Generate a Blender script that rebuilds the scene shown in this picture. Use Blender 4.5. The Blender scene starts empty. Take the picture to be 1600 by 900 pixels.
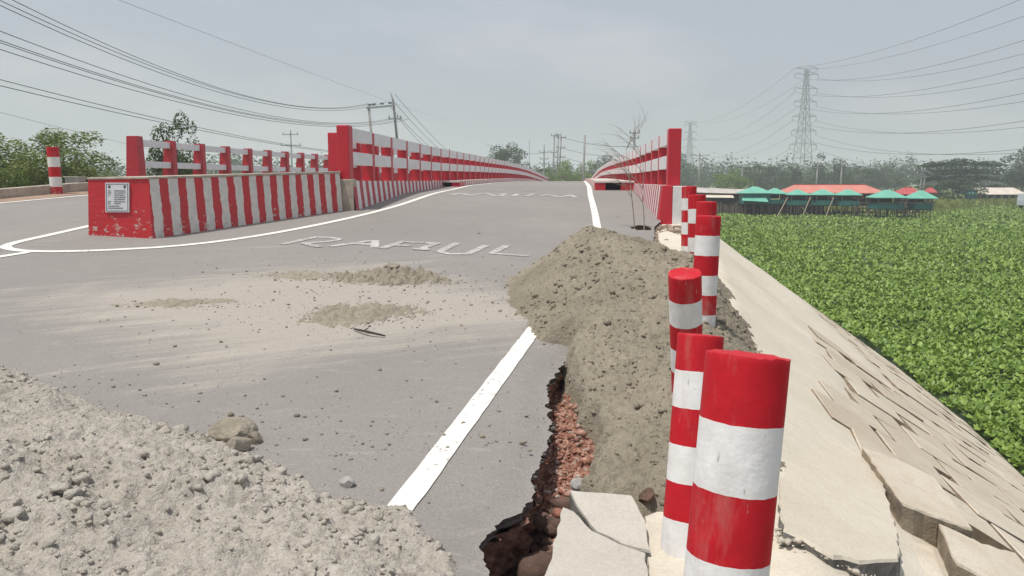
import bpy, bmesh, math, random
import numpy as np
from mathutils import Vector, Matrix, Euler

random.seed(7)
rng = np.random.default_rng(11)
SC = bpy.context.scene
COL = SC.collection
R = math.radians

# ------------------------------------------------------------------ camera
EYE = 1.6
cam_d = bpy.data.cameras.new('camera')
cam = bpy.data.objects.new('camera', cam_d)
COL.objects.link(cam)
cam_d.sensor_width = 36.0
cam_d.lens = 27.0
cam_d.clip_start = 0.05
cam_d.clip_end = 6000
cam.location = (0, 0, EYE)
cam.rotation_euler = (R(90 - 7.876), 0, R(4.954))
SC.camera = cam

# ------------------------------------------------------------------ sky, sun, exposure
SUN_EL, SUN_AZ = 71.0, 240.0          # azimuth clockwise from +Y
world = bpy.data.worlds.new('World')
SC.world = world
world.use_nodes = True
wn = world.node_tree.nodes
wl = world.node_tree.links
wn.clear()
w_out = wn.new('ShaderNodeOutputWorld')
w_bg = wn.new('ShaderNodeBackground')
w_sky = wn.new('ShaderNodeTexSky')
w_sky.sky_type = 'NISHITA'
w_sky.sun_disc = False
w_sky.sun_elevation = R(SUN_EL)
w_sky.sun_rotation = R(SUN_AZ)
w_sky.air_density = 1.2
w_sky.dust_density = 4.0
w_sky.ozone_density = 1.5
w_veil = wn.new('ShaderNodeMix')
w_veil.data_type = 'RGBA'
w_veil.inputs[0].default_value = 0.72        # milky high haze over the blue
w_tc = wn.new('ShaderNodeTexCoord')
w_no = wn.new('ShaderNodeTexNoise')
w_no.inputs['Scale'].default_value = 3.0
w_no.inputs['Detail'].default_value = 4
w_no.inputs['Roughness'].default_value = 0.5
w_map = wn.new('ShaderNodeMapping')
w_map.inputs['Scale'].default_value = (1, 1, 3.0)
w_ramp = wn.new('ShaderNodeValToRGB')
w_ramp.color_ramp.elements[0].position = 0.48
w_ramp.color_ramp.elements[0].color = (4.88, 5.30, 5.80, 1)
w_ramp.color_ramp.elements[1].position = 0.72
w_ramp.color_ramp.elements[1].color = (6.8, 6.65, 6.85, 1)
wl.new(w_tc.outputs['Generated'], w_map.inputs['Vector'])
wl.new(w_map.outputs['Vector'], w_no.inputs['Vector'])
wl.new(w_no.outputs['Fac'], w_ramp.inputs['Fac'])
wl.new(w_sky.outputs['Color'], w_veil.inputs[6])
wl.new(w_ramp.outputs['Color'], w_veil.inputs[7])
wl.new(w_veil.outputs[2], w_bg.inputs['Color'])
w_bg.inputs['Strength'].default_value = 0.1
wl.new(w_bg.outputs['Background'], w_out.inputs['Surface'])

sun_d = bpy.data.lights.new('sun', 'SUN')
sun_d.energy = 3.5
sun_d.angle = R(1.2)
sun_d.color = (1.0, 0.95, 0.88)
sun = bpy.data.objects.new('sun', sun_d)
COL.objects.link(sun)
sun.rotation_euler = (R(90 - SUN_EL), 0, R(180 - SUN_AZ))
sun.location = (-20, -30, 60)

SC.view_settings.view_transform = 'Standard'
SC.view_settings.look = 'None'
SC.view_settings.gamma = 1.0
SC.view_settings.exposure = 0.12
SC.view_settings.use_curve_mapping = False
SC.render.engine = 'CYCLES'
SC.cycles.use_denoising = True
SC.cycles.max_bounces = 6
SC.cycles.volume_bounces = 1
SC.cycles.caustics_reflective = False
SC.cycles.caustics_refractive = False

# ------------------------------------------------------------------ node helpers
def new_mat(name):
    m = bpy.data.materials.new(name)
    m.use_nodes = True
    nt = m.node_tree
    for n in list(nt.nodes):
        nt.nodes.remove(n)
    out = nt.nodes.new('ShaderNodeOutputMaterial')
    b = nt.nodes.new('ShaderNodeBsdfPrincipled')
    nt.links.new(b.outputs[0], out.inputs[0])
    return m, nt, b, out

class NT:
    """tiny node graph writer"""
    def __init__(s, nt):
        s.nt = nt
    def n(s, t, **kw):
        nd = s.nt.nodes.new(t)
        for k, v in kw.items():
            setattr(nd, k, v)
        return nd
    def l(s, a, b):
        s.nt.links.new(a, b)
    def coord(s, kind='Object', scale=(1, 1, 1), loc=(0, 0, 0), rot=(0, 0, 0)):
        c = s.n('ShaderNodeTexCoord')
        m = s.n('ShaderNodeMapping')
        m.inputs['Scale'].default_value = scale
        m.inputs['Location'].default_value = loc
        m.inputs['Rotation'].default_value = rot
        s.l(c.outputs[kind], m.inputs['Vector'])
        return m.outputs[0]
    def pos(s, scale=(1, 1, 1), loc=(0, 0, 0)):
        g = s.n('ShaderNodeNewGeometry')
        m = s.n('ShaderNodeMapping')
        m.inputs['Scale'].default_value = scale
        m.inputs['Location'].default_value = loc
        s.l(g.outputs['Position'], m.inputs['Vector'])
        return m.outputs[0]
    def noise(s, vec, scale, detail=4, rough=0.55, dist=0.0):
        nd = s.n('ShaderNodeTexNoise')
        nd.inputs['Scale'].default_value = scale
        nd.inputs['Detail'].default_value = detail
        nd.inputs['Roughness'].default_value = rough
        nd.inputs['Distortion'].default_value = dist
        s.l(vec, nd.inputs['Vector'])
        return nd.outputs['Fac']
    def voronoi(s, vec, scale, feature='F1', out='Distance'):
        nd = s.n('ShaderNodeTexVoronoi')
        nd.feature = feature
        nd.inputs['Scale'].default_value = scale
        s.l(vec, nd.inputs['Vector'])
        return nd.outputs[out]
    def ramp(s, fac, stops):
        nd = s.n('ShaderNodeValToRGB')
        e = nd.color_ramp.elements
        while len(e) < len(stops):
            e.new(0.5)
        for i, (p, c) in enumerate(stops):
            e[i].position = p
            if not isinstance(c, (tuple, list)):
                c = (c, c, c)
            e[i].color = (c[0], c[1], c[2], 1)
        s.l(fac, nd.inputs['Fac'])
        return nd.outputs['Color']
    def mix(s, fac, a, b, mode='MIX'):
        nd = s.n('ShaderNodeMix')
        nd.data_type = 'RGBA'
        nd.blend_type = mode
        for i, v in ((0, fac), (6, a), (7, b)):
            if hasattr(v, 'is_output') or hasattr(v, 'links'):
                s.l(v, nd.inputs[i])
            elif i == 0:
                nd.inputs[0].default_value = v
            else:
                nd.inputs[i].default_value = (v[0], v[1], v[2], 1)
        return nd.outputs[2]
    def math(s, op, a, b=None, c=None):
        nd = s.n('ShaderNodeMath')
        nd.operation = op
        for i, v in enumerate((a, b, c)):
            if v is None:
                continue
            if hasattr(v, 'links'):
                s.l(v, nd.inputs[i])
            else:
                nd.inputs[i].default_value = v
        return nd.outputs[0]
    def sep(s, vec):
        nd = s.n('ShaderNodeSeparateXYZ')
        s.l(vec, nd.inputs[0])
        return nd.outputs
    def bump(s, h, strength=0.3, dist=0.02):
        nd = s.n('ShaderNodeBump')
        nd.inputs['Strength'].default_value = strength
        nd.inputs['Distance'].default_value = dist
        s.l(h, nd.inputs['Height'])
        return nd.outputs[0]

MAT = {}

def simple(name, col, rough=0.7, var=0.25, scale=6.0, bump=0.0, metallic=0.0, bscale=None, kind='Object', col2=None):
    m, nt, b, out = new_mat(name)
    g = NT(nt)
    v = g.coord(kind)
    f = g.noise(v, scale, 5, 0.6)
    lo = tuple(c * (1 - var) for c in col)
    hi = tuple(min(1, c * (1 + var)) for c in col) if col2 is None else col2
    c = g.ramp(f, [(0.3, lo), (0.7, hi)])
    g.l(c, b.inputs['Base Color'])
    b.inputs['Roughness'].default_value = rough
    b.inputs['Metallic'].default_value = metallic
    if bump:
        g.l(g.bump(g.noise(v, bscale or scale * 6, 5, 0.65), bump, 0.02), b.inputs['Normal'])
    MAT[name] = m
    return m

RED = (0.53, 0.010, 0.024)
RED_D = (0.40, 0.012, 0.022)
WHITE = (0.80, 0.79, 0.77)

def paint(name, col, chip=(0.62, 0.58, 0.52), chips=0.05, dirt=0.12, rough=0.45):
    m, nt, b, out = new_mat(name)
    g = NT(nt)
    v = g.pos()
    f = g.noise(v, 7, 5, 0.6)
    c = g.mix(g.ramp(f, [(0.35, 0.0), (0.75, 1.0)]), col, tuple(x * (1 - dirt * 1.6) + 0.012 for x in col))
    ch = g.ramp(g.noise(v, 19, 6, 0.7), [(0.74 - chips, 0.0), (0.76 - chips, 1.0)])
    c = g.mix(ch, c, chip)
    g.l(c, b.inputs['Base Color'])
    b.inputs['Roughness'].default_value = rough
    g.l(g.bump(g.noise(v, 40, 5, 0.6), 0.18, 0.01), b.inputs['Normal'])
    MAT[name] = m
    return m

paint('red_paint', RED)
paint('red_paint_old', (0.47, 0.018, 0.028), chips=0.07, dirt=0.2)
paint('white_paint', WHITE, chip=(0.5, 0.47, 0.42), chips=0.04, dirt=0.1)
paint('white_rail', (0.78, 0.77, 0.77), chip=(0.45, 0.42, 0.4), chips=0.04, dirt=0.12)

def banded(name, h_band=0.163, top=0.98, n_off=0):
    """painted guide post: bands of red and white measured down from the top"""
    m, nt, b, out = new_mat(name)
    g = NT(nt)
    o = g.coord('Object')
    x, y, z = g.sep(o)
    wob = g.math('MULTIPLY', g.math('SUBTRACT', g.noise(o, 14, 3), 0.5), 0.012)
    t = g.math('DIVIDE', g.math('ADD', g.math('SUBTRACT', top, z), wob), h_band)
    par = g.math('FRACT', g.math('MULTIPLY', g.math('MAXIMUM', t, 0.01), 0.5))
    isw = g.math('GREATER_THAN', par, 0.5)
    f = g.noise(o, 9, 5, 0.65)
    red = g.mix(g.ramp(f, [(0.3, 0), (0.75, 1)]), (0.54, 0.009, 0.020), (0.43, 0.010, 0.018))
    whi = g.mix(g.ramp(f, [(0.35, 0), (0.8, 1)]), (0.80, 0.80, 0.79), (0.66, 0.65, 0.62))
    c = g.mix(isw, red, whi)
    scr = g.noise(g.coord('Object', (42, 42, 12)), 1.0, 4, 0.7)
    chip = g.math('MULTIPLY', g.ramp(scr, [(0.66, 0), (0.70, 1)]), g.ramp(g.noise(o, 6, 2), [(0.46, 0), (0.58, 1)]))
    c = g.mix(g.math('MULTIPLY', chip, 0.6), c, (0.33, 0.30, 0.27))
    smear = g.ramp(g.noise(g.coord('Object', (9, 9, 2.2)), 1.0, 5, 0.7), [(0.52, 0.0), (0.8, 0.4)])
    c = g.mix(smear, c, (0.40, 0.33, 0.29))
    dirt = g.math('MULTIPLY', g.ramp(z, [(0.05, 1), (0.32, 0)]), g.ramp(g.noise(o, 16, 5, 0.7), [(0.45, 0), (0.7, 0.7)]))
    c = g.mix(dirt, c, (0.42, 0.37, 0.3))
    g.l(c, b.inputs['Base Color'])
    b.inputs['Roughness'].default_value = 0.62
    b.inputs['Specular IOR Level'].default_value = 0.25
    hgt = g.math('ADD', g.noise(o, 26, 5, 0.6), g.math('MULTIPLY', g.noise(o, 5, 2), 1.5))
    g.l(g.bump(hgt, 0.24, 0.014), b.inputs['Normal'])
    MAT[name] = m
    return m

def striped(name, period, off=0.0, axis=1, duty=0.53, chips=0.05, red=(0.56, 0.016, 0.024), white=(0.74, 0.715, 0.675), flat=None, wobble=0.03):
    """masonry painted in red and white uprights along one object axis"""
    m, nt, b, out = new_mat(name)
    g = NT(nt)
    o = g.coord('Object')
    s = g.sep(o)
    wob = g.math('MULTIPLY', g.math('SUBTRACT', g.noise(o, 5, 4, 0.6), 0.5), wobble * 2)
    t = g.math('FRACT', g.math('DIVIDE', g.math('ADD', g.math('ADD', s[axis], wob), off), period))
    isr = g.math('LESS_THAN', t, duty)
    f = g.noise(o, 8, 5, 0.65)
    r_ = g.mix(g.ramp(f, [(0.3, 0), (0.75, 1)]), red, tuple(c * 0.78 + 0.01 for c in red))
    w_ = g.mix(g.ramp(f, [(0.35, 0), (0.8, 1)]), white, tuple(c * 0.74 for c in white))
    c = g.mix(isr, w_, r_)
    if flat is not None:      # top face: bare cream plaster
        nn = g.n('ShaderNodeNewGeometry')
        nz = g.sep(nn.outputs['Normal'])[2]
        c = g.mix(g.math('GREATER_THAN', nz, 0.7), c, flat)
    low = g.ramp(s[2], [(0.1, 0.10), (0.55, 0.0)])
    chn = g.math('ADD', g.noise(g.coord('Object', (1, 1, 1.6)), 9, 6, 0.72), low)
    ch = g.ramp(chn, [(0.74 - chips, 0.0), (0.765 - chips, 1.0)])
    c = g.mix(ch, c, (0.50, 0.46, 0.40))
    g.l(c, b.inputs['Base Color'])
    b.inputs['Roughness'].default_value = 0.62
    brick = g.noise(g.coord('Object', (4, 4, 22)), 1.0, 3, 0.6)
    g.l(g.bump(g.math('ADD', g.noise(o, 30, 5, 0.65), brick), 0.35, 0.014), b.inputs['Normal'])
    MAT[name] = m
    return m

def asphalt():
    m, nt, b, out = new_mat('asphalt')
    g = NT(nt)
    p = g.pos()
    big = g.noise(p, 0.35, 4, 0.55)
    mid = g.noise(p, 2.3, 6, 0.65)
    fine = g.noise(p, 75, 4, 0.8)
    c = g.ramp(big, [(0.3, (0.252, 0.236, 0.220)), (0.7, (0.302, 0.284, 0.263))])
    c = g.mix(g.ramp(mid, [(0.35, 0.0), (0.75, 0.45)]), c, (0.242, 0.226, 0.211))
    # dust blown and tracked over the surface, mostly where trucks turn round the heaps
    x, y, z = g.sep(p)
    st = g.noise(g.pos((0.9, 0.28, 1)), 1.6, 6, 0.68, 0.6)
    mp = g.n('ShaderNodeMapping')
    mp.inputs['Scale'].default_value = (0.30, 3.4, 1)
    g.l(g.coord('Object', rot=(0, 0, R(-32))), mp.inputs['Vector'])
    streak = g.noise(mp.outputs[0], 1.5, 6, 0.72, 0.3)
    zone = g.ramp(g.math('ADD', g.math('MULTIPLY', g.math('ABSOLUTE', g.math('SUBTRACT', y, 7.4)), 0.2),
                         g.math('MULTIPLY', g.math('ABSOLUTE', g.math('ADD', x, 2.5)), 0.14)), [(0.10, 0.85), (0.70, 0.0)])
    dm = g.ramp(g.math('ADD', g.math('ADD', g.math('MULTIPLY', st, 0.25), g.math('MULTIPLY', streak, 0.62)), g.math('MULTIPLY', g.math('SUBTRACT', zone, 0.3), 0.55)),
                [(0.40, 0.0), (0.58, 1.0)])
    c = g.mix(g.math('MULTIPLY', dm, 0.85), c, (0.43, 0.392, 0.338))
    strk = g.ramp(streak, [(0.56, 0.0), (0.72, 0.5)])
    c = g.mix(g.math('MULTIPLY', strk, g.ramp(st, [(0.4, 0), (0.6, 1)])), c, (0.50, 0.46, 0.40))
    spots = g.ramp(g.noise(p, 17, 3, 0.5), [(0.70, 0.0), (0.74, 0.5)])
    c = g.mix(spots, c, (0.13, 0.115, 0.105))
    sp2 = g.ramp(g.noise(p, 55, 3, 0.6), [(0.68, 0.0), (0.72, 0.6)])
    c = g.mix(sp2, c, (0.45, 0.42, 0.38))
    c = g.mix(g.ramp(fine, [(0.32, 0.5), (0.62, 0.0)]), c, (0.12, 0.11, 0.105))
    grit = g.ramp(g.voronoi(p, 60), [(0.10, 0.5), (0.22, 0.0)])
    c = g.mix(grit, c, (0.46, 0.43, 0.40))
    scuff = g.ramp(g.noise(g.pos((0.6, 2.2, 1)), 5, 6, 0.75), [(0.58, 0.0), (0.72, 0.45)])
    c = g.mix(scuff, c, (0.40, 0.375, 0.35))
    g.l(c, b.inputs['Base Color'])
    b.inputs['Roughness'].default_value = 0.85
    b.inputs['Specular IOR Level'].default_value = 0.3
    g.l(g.bump(g.math('ADD', fine, g.math('MULTIPLY', mid, 2)), 0.35, 0.006), b.inputs['Normal'])
    MAT['asphalt'] = m

def road_paint(name, col, wear, wear_col=(0.30, 0.275, 0.262)):
    m, nt, b, out = new_mat(name)
    g = NT(nt)
    p = g.pos()
    f = g.noise(p, 24, 6, 0.7)
    f2 = g.noise(p, 2.5, 3, 0.6)
    w = g.ramp(g.math('ADD', f, g.math('MULTIPLY', g.math('SUBTRACT', f2, 0.5), 0.4)), [(0.62 - wear, 0.0), (0.72 - wear, 1.0)])
    c = g.mix(g.noise(p, 6, 4), col, tuple(x * 0.86 for x in col))
    c = g.mix(w, c, wear_col)
    g.l(c, b.inputs['Base Color'])
    b.inputs['Roughness'].default_value = 0.7
    MAT[name] = m

def sand(name, c1, c2, mid, low):
    m, nt, b, out = new_mat(name)
    g = NT(nt)
    p = g.pos()
    a = g.noise(p, 1.1, 5, 0.6)
    f = g.noise(p, 14, 6, 0.7)
    fine = g.noise(p, 120, 3, 0.7)
    c = g.ramp(a, [(0.36, c1), (0.62, c2)])
    c = g.mix(g.ramp(f, [(0.4, 0.55), (0.7, 0.0)]), c, mid)
    c = g.mix(g.ramp(fine, [(0.35, 0.4), (0.6, 0.0)]), c, low)
    g.l(c, b.inputs['Base Color'])
    b.inputs['Roughness'].default_value = 0.95
    b.inputs['Specular IOR Level'].default_value = 0.15
    h = g.math('ADD', g.math('MULTIPLY', f, 1.2), g.math('ADD', g.math('MULTIPLY', fine, 0.35), g.math('MULTIPLY', g.noise(p, 42, 4, 0.7), 0.9)))
    g.l(g.bump(h, 0.9, 0.026), b.inputs['Normal'])
    MAT[name] = m

def slope_concrete(name, c1, c2, c3):
    m, nt, b, out = new_mat(name)
    g = NT(nt)
    p = g.pos()
    a = g.noise(p, 0.8, 5, 0.6)
    s = g.noise(g.pos((1.0, 1.0, 1.0)), 6, 6, 0.7, 0.4)
    fine = g.noise(p, 60, 4, 0.7)
    oi = g.n('ShaderNodeObjectInfo')
    c = g.ramp(a, [(0.35, c1), (0.65, c2)])
    c = g.mix(g.ramp(s, [(0.45, 0.0), (0.75, 0.6)]), c, c3)
    c = g.mix(g.ramp(oi.outputs['Random'], [(0.2, 0.0), (1.0, 0.42)]), c, tuple(x * 0.85 for x in c3))
    c = g.mix(g.ramp(fine, [(0.3, 0.3), (0.55, 0.0)]), c, tuple(x * 0.6 for x in c3))
    g.l(c, b.inputs['Base Color'])
    b.inputs['Roughness'].default_value = 0.9
    b.inputs['Specular IOR Level'].default_value = 0.2
    g.l(g.bump(g.math('ADD', g.math('MULTIPLY', s, 1.5), fine), 0.35, 0.012), b.inputs['Normal'])
    MAT[name] = m

def leafy(name, lo, hi, trans=0.25, rough=0.5, spec=0.4):
    m, nt, b, out = new_mat(name)
    g = NT(nt)
    geo = g.n('ShaderNodeNewGeometry')
    c = g.ramp(geo.outputs['Random Per Island'], [(0.0, lo), (1.0, hi)])
    big = g.noise(g.pos(), 0.25, 3)
    c = g.mix(g.ramp(big, [(0.35, 0.0), (0.7, 0.35)]), c, tuple((a + bb) * 0.5 * 0.8 for a, bb in zip(lo, hi)))
    g.l(c, b.inputs['Base Color'])
    b.inputs['Roughness'].default_value = rough
    b.inputs['Specular IOR Level'].default_value = spec
    tr = g.n('ShaderNodeBsdfTranslucent')
    g.l(g.mix(0.5, c, (0.16, 0.26, 0.03)), tr.inputs['Color'])
    mx = g.n('ShaderNodeMixShader')
    mx.inputs[0].default_value = trans
    g.l(b.outputs[0], mx.inputs[1])
    g.l(tr.outputs[0], mx.inputs[2])
    g.l(mx.outputs[0], out.inputs[0])
    MAT[name] = m

def soil():
    m, nt, b, out = new_mat('soil')
    g = NT(nt)
    p = g.pos()
    x, y, z = g.sep(p)
    v = g.voronoi(p, 48, 'F1', 'Color')
    vs = g.sep(v)
    f = g.noise(p, 9, 6, 0.7)
    brick = g.ramp(vs[0], [(0.0, (0.20, 0.08, 0.052)), (0.45, (0.33, 0.155, 0.105)), (0.8, (0.46, 0.27, 0.20)), (1.0, (0.36, 0.30, 0.25))])
    dark = g.ramp(f, [(0.3, (0.15, 0.08, 0.058)), (0.7, (0.33, 0.18, 0.13))])
    # the brick chip bed shows along the upper half of the break, damp clay in the lower half
    k = g.ramp(g.math('ADD', g.math('MULTIPLY', g.math('SUBTRACT', y, 3.55), 1.1), g.math('ADD', g.math('MULTIPLY', g.math('ADD', x, 0.02), 2.2), g.math('MULTIPLY', g.math('SUBTRACT', f, 0.5), 1.2))),
               [(0.0, 0.0), (0.25, 1.0)])
    c = g.mix(k, dark, brick)
    g.l(c, b.inputs['Base Color'])
    b.inputs['Roughness'].default_value = 0.95
    g.l(g.bump(g.math('ADD', g.noise(p, 30, 5, 0.7), g.voronoi(p, 26)), 0.9, 0.03), b.inputs['Normal'])
    MAT['soil'] = m

asphalt()
road_paint('road_line', (0.80, 0.78, 0.72), 0.035)
road_paint('letter_paint', (0.55, 0.53, 0.505), 0.18)
sand('sand', (0.50, 0.465, 0.41), (0.63, 0.59, 0.53), (0.44, 0.40, 0.335), (0.34, 0.305, 0.255))
sand('sand_road', (0.38, 0.345, 0.275), (0.48, 0.435, 0.355), (0.31, 0.275, 0.215), (0.24, 0.21, 0.165))
sand('sand_damp', (0.31, 0.275, 0.21), (0.46, 0.41, 0.325), (0.265, 0.235, 0.18), (0.20, 0.175, 0.13))
soil()
slope_concrete('concrete_slope', (0.62, 0.565, 0.465), (0.70, 0.65, 0.555), (0.53, 0.465, 0.365))
slope_concrete('concrete_block', (0.56, 0.50, 0.405), (0.65, 0.59, 0.49), (0.46, 0.37, 0.27))
slope_concrete('concrete_slab', (0.50, 0.475, 0.42), (0.57, 0.54, 0.48), (0.40, 0.37, 0.32))
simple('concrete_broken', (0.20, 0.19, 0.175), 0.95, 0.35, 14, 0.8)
simple('concrete_kerb', (0.42, 0.37, 0.30), 0.9, 0.3, 5, 0.4)
simple('concrete_grey', (0.36, 0.345, 0.325), 0.9, 0.2, 4, 0.3)
simple('pole_concrete', (0.27, 0.265, 0.255), 0.85, 0.15, 3)
simple('steel_grey', (0.30, 0.31, 0.32), 0.6, 0.12, 2, metallic=0.2)
simple('wire_dark', (0.045, 0.047, 0.05), 0.6, 0.1, 2)
simple('insulator', (0.10, 0.075, 0.07), 0.4, 0.2, 8)
simple('asphalt_edge', (0.13, 0.112, 0.10), 0.95, 0.5, 22, 0.9)
simple('clod_dark', (0.26, 0.23, 0.18), 0.95, 0.3, 12, 0.6)
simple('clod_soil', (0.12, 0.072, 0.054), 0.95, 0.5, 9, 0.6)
simple('mud_lump', (0.30, 0.268, 0.21), 0.95, 0.28, 9, 0.7)
simple('twig_bark', (0.05, 0.038, 0.03), 0.9, 0.3, 20)
simple('branch_bark', (0.30, 0.25, 0.20), 0.9, 0.25, 9)
simple('bark', (0.12, 0.10, 0.08), 0.9, 0.3, 3)
simple('bamboo', (0.20, 0.165, 0.115), 0.8, 0.3, 1.5)
simple('bamboo_pale', (0.42, 0.35, 0.25), 0.8, 0.2, 1.5)
simple('hut_green', (0.045, 0.27, 0.225), 0.55, 0.22, 1.2)
simple('hut_green_dark', (0.018, 0.16, 0.145), 0.6, 0.2, 1.2)
simple('roof_green', (0.15, 0.44, 0.33), 0.5, 0.16, 1.0)
simple('roof_orange', (0.55, 0.20, 0.15), 0.6, 0.14, 0.6)
simple('roof_red', (0.45, 0.075, 0.075), 0.6, 0.18, 0.8)
simple('roof_tin', (0.46, 0.42, 0.38), 0.6, 0.25, 0.8)
simple('roof_cream', (0.62, 0.55, 0.46), 0.6, 0.12, 0.8)
simple('interior_dark', (0.03, 0.026, 0.026), 0.9, 0.4, 2)
simple('plank_dark', (0.085, 0.07, 0.058), 0.9, 0.4, 2)
simple('hut_cloth', (0.34, 0.10, 0.10), 0.8, 0.4, 1.5)
simple('van_paint', (0.52, 0.56, 0.60), 0.35, 0.05, 2)
simple('glass_dark', (0.03, 0.035, 0.04), 0.12, 0.1, 2)
simple('rubber', (0.02, 0.02, 0.02), 0.9, 0.2, 9)
simple('house_wall', (0.36, 0.31, 0.30), 0.9, 0.15, 1.0)
simple('plaque_white', (0.66, 0.67, 0.68), 0.35, 0.05, 6)
simple('plaque_ink', (0.06, 0.065, 0.09), 0.6, 0.3, 60)
simple('grass_bank', (0.115, 0.155, 0.035), 0.95, 0.45, 0.5, 0.6, kind='Object')
simple('far_field', (0.20, 0.255, 0.055), 0.95, 0.4, 0.12, 0.4, kind='Object')
simple('earth', (0.30, 0.205, 0.15), 0.95, 0.3, 1.2, 0.6)
m_, nt_, b_, o_ = new_mat('water')
g_ = NT(nt_)
g_.l(g_.ramp(g_.noise(g_.pos(), 0.6, 4), [(0.3, (0.012, 0.026, 0.008)), (0.7, (0.022, 0.042, 0.012))]), b_.inputs['Base Color'])
b_.inputs['Roughness'].default_value = 0.35
MAT['water'] = m_
leafy('leaf_hyacinth', (0.078, 0.165, 0.018), (0.36, 0.50, 0.105), 0.3, 0.42, 0.4)
leafy('leaf_bush', (0.075, 0.115, 0.022), (0.27, 0.31, 0.085), 0.25)
leafy('leaf_tree', (0.030, 0.060, 0.018), (0.085, 0.130, 0.040), 0.2)
leafy('leaf_bright', (0.085, 0.155, 0.02), (0.24, 0.34, 0.06), 0.25)
leafy('leaf_far', (0.030, 0.060, 0.025), (0.070, 0.105, 0.045), 0.15)
leafy('grass_tuft', (0.20, 0.25, 0.05), (0.40, 0.42, 0.13), 0.4)
banded('band_paint')
banded('band_paint_tall', top=1.2)
banded('band_paint_left', h_band=0.224, top=1.12)
striped('stripe_island', 0.335, off=0.153, axis=1, duty=0.50, chips=0.085, wobble=.045, red=(0.55, 0.03, 0.035), white=(0.70, 0.665, 0.615), flat=(0.55, 0.49, 0.40))
striped('stripe_wing', 0.46, axis=1, duty=0.5, chips=0.05, white=(0.74, 0.70, 0.68), red=(0.45, 0.03, 0.055), flat=(0.52, 0.47, 0.41))
striped('stripe_kerb', 0.46, axis=1, duty=0.5, chips=0.02, white=(0.72, 0.66, 0.62), red=(0.42, 0.06, 0.07), flat=(0.52, 0.46, 0.40))

# ------------------------------------------------------------------ mesh helpers
class MB:
    """collects boxes, tubes and prisms; build() links them as one mesh object"""
    def __init__(s):
        s.v = []
        s.f = []
        s.m = []
    def add(s, vs, fs, mi=0):
        o = len(s.v)
        s.v += [tuple(map(float, p)) for p in vs]
        s.f += [tuple(i + o for i in f) for f in fs]
        s.m += [mi] * len(fs)
        return s
    def box(s, c, d, rz=0.0, mi=0, rx=0.0, ry=0.0):
        M = Matrix.Translation(Vector(c)) @ Euler((rx, ry, rz)).to_matrix().to_4x4()
        hx, hy, hz = d[0] / 2, d[1] / 2, d[2] / 2
        vs = [M @ Vector((sx * hx, sy * hy, sz * hz)) for sz in (-1, 1) for sy in (-1, 1) for sx in (-1, 1)]
        fs = [(0, 2, 3, 1), (4, 5, 7, 6), (0, 1, 5, 4), (2, 6, 7, 3), (0, 4, 6, 2), (1, 3, 7, 5)]
        return s.add(vs, fs, mi)
    def prism(s, poly, z0, z1, mi=0, top=None):
        """poly: plan outline; z0, z1: numbers or per-vertex lists"""
        n = len(poly)
        a = z0 if hasattr(z0, '__len__') else [z0] * n
        b = z1 if hasattr(z1, '__len__') else [z1] * n
        vs = [(p[0], p[1], a[i]) for i, p in enumerate(poly)] + [(p[0], p[1], b[i]) for i, p in enumerate(poly)]
        area = sum(poly[i][0] * poly[(i + 1) % n][1] - poly[(i + 1) % n][0] * poly[i][1] for i in range(n))
        fs = [tuple(range(n, 2 * n)), tuple(range(n - 1, -1, -1))]
        fs += [(i, (i + 1) % n, n + (i + 1) % n, n + i) for i in range(n)]
        if area < 0:
            fs = [tuple(reversed(f)) for f in fs]
        return s.add(vs, fs, mi)
    def tube(s, pts, rad, n=6, mi=0, cap=True):
        pts = [Vector(p) for p in pts]
        k = len(pts)
        rs = rad if hasattr(rad, '__len__') else [rad] * k
        vs, fs = [], []
        for i, p in enumerate(pts):
            t = (pts[min(i + 1, k - 1)] - pts[max(i - 1, 0)]).normalized()
            u = t.cross(Vector((0, 0, 1)))
            if u.length < 1e-3:
                u = t.cross(Vector((1, 0, 0)))
            u.normalize()
            w = u.cross(t)
            for j in range(n):
                a = 2 * math.pi * j / n
                vs.append(p + (u * math.cos(a) + w * math.sin(a)) * rs[i])
        for i in range(k - 1):
            for j in range(n):
                fs.append((i * n + j, i * n + (j + 1) % n, (i + 1) * n + (j + 1) % n, (i + 1) * n + j))
        if cap:
            fs.append(tuple(reversed(range(n))))
            fs.append(tuple(range((k - 1) * n, k * n)))
        return s.add(vs, fs, mi)
    def mesh(s, name, mats, smooth=False):
        me = bpy.data.meshes.new(name)
        me.from_pydata(s.v, [], s.f)
        for m in (mats if isinstance(mats, (list, tuple)) else [mats]):
            me.materials.append(MAT[m] if isinstance(m, str) else m)
        me.polygons.foreach_set('material_index', s.m)
        if smooth:
            me.polygons.foreach_set('use_smooth', [True] * len(s.f))
        me.update()
        return me
    def build(s, name, mats, parent=None, smooth=False, loc=None, bevel=0.0, rot=None):
        me = s.mesh(name, mats, smooth)
        return place(name, me, parent, loc, rot, bevel)

def place(name, me, parent=None, loc=None, rot=None, bevel=0.0):
    o = bpy.data.objects.new(name, me)
    COL.objects.link(o)
    o.parent = parent
    if loc is not None:
        o.location = loc
    if rot is not None:
        o.rotation_euler = rot
    if bevel:
        b = o.modifiers.new('bevel', 'BEVEL')
        b.width = bevel
        b.segments = 2
        b.limit_method = 'ANGLE'
    return o

def empty(name, loc=(0, 0, 0), rz=0.0):
    o = bpy.data.objects.new(name, None)
    COL.objects.link(o)
    o.location = loc
    o.rotation_euler = (0, 0, rz)
    o.empty_display_size = 0.2
    return o

def tag(o, label=None, cat=None, group=None, kind=None):
    if label:
        o['label'] = label
    if cat:
        o['category'] = cat
    if group:
        o['group'] = group
    if kind:
        o['kind'] = kind
    return o

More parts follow.
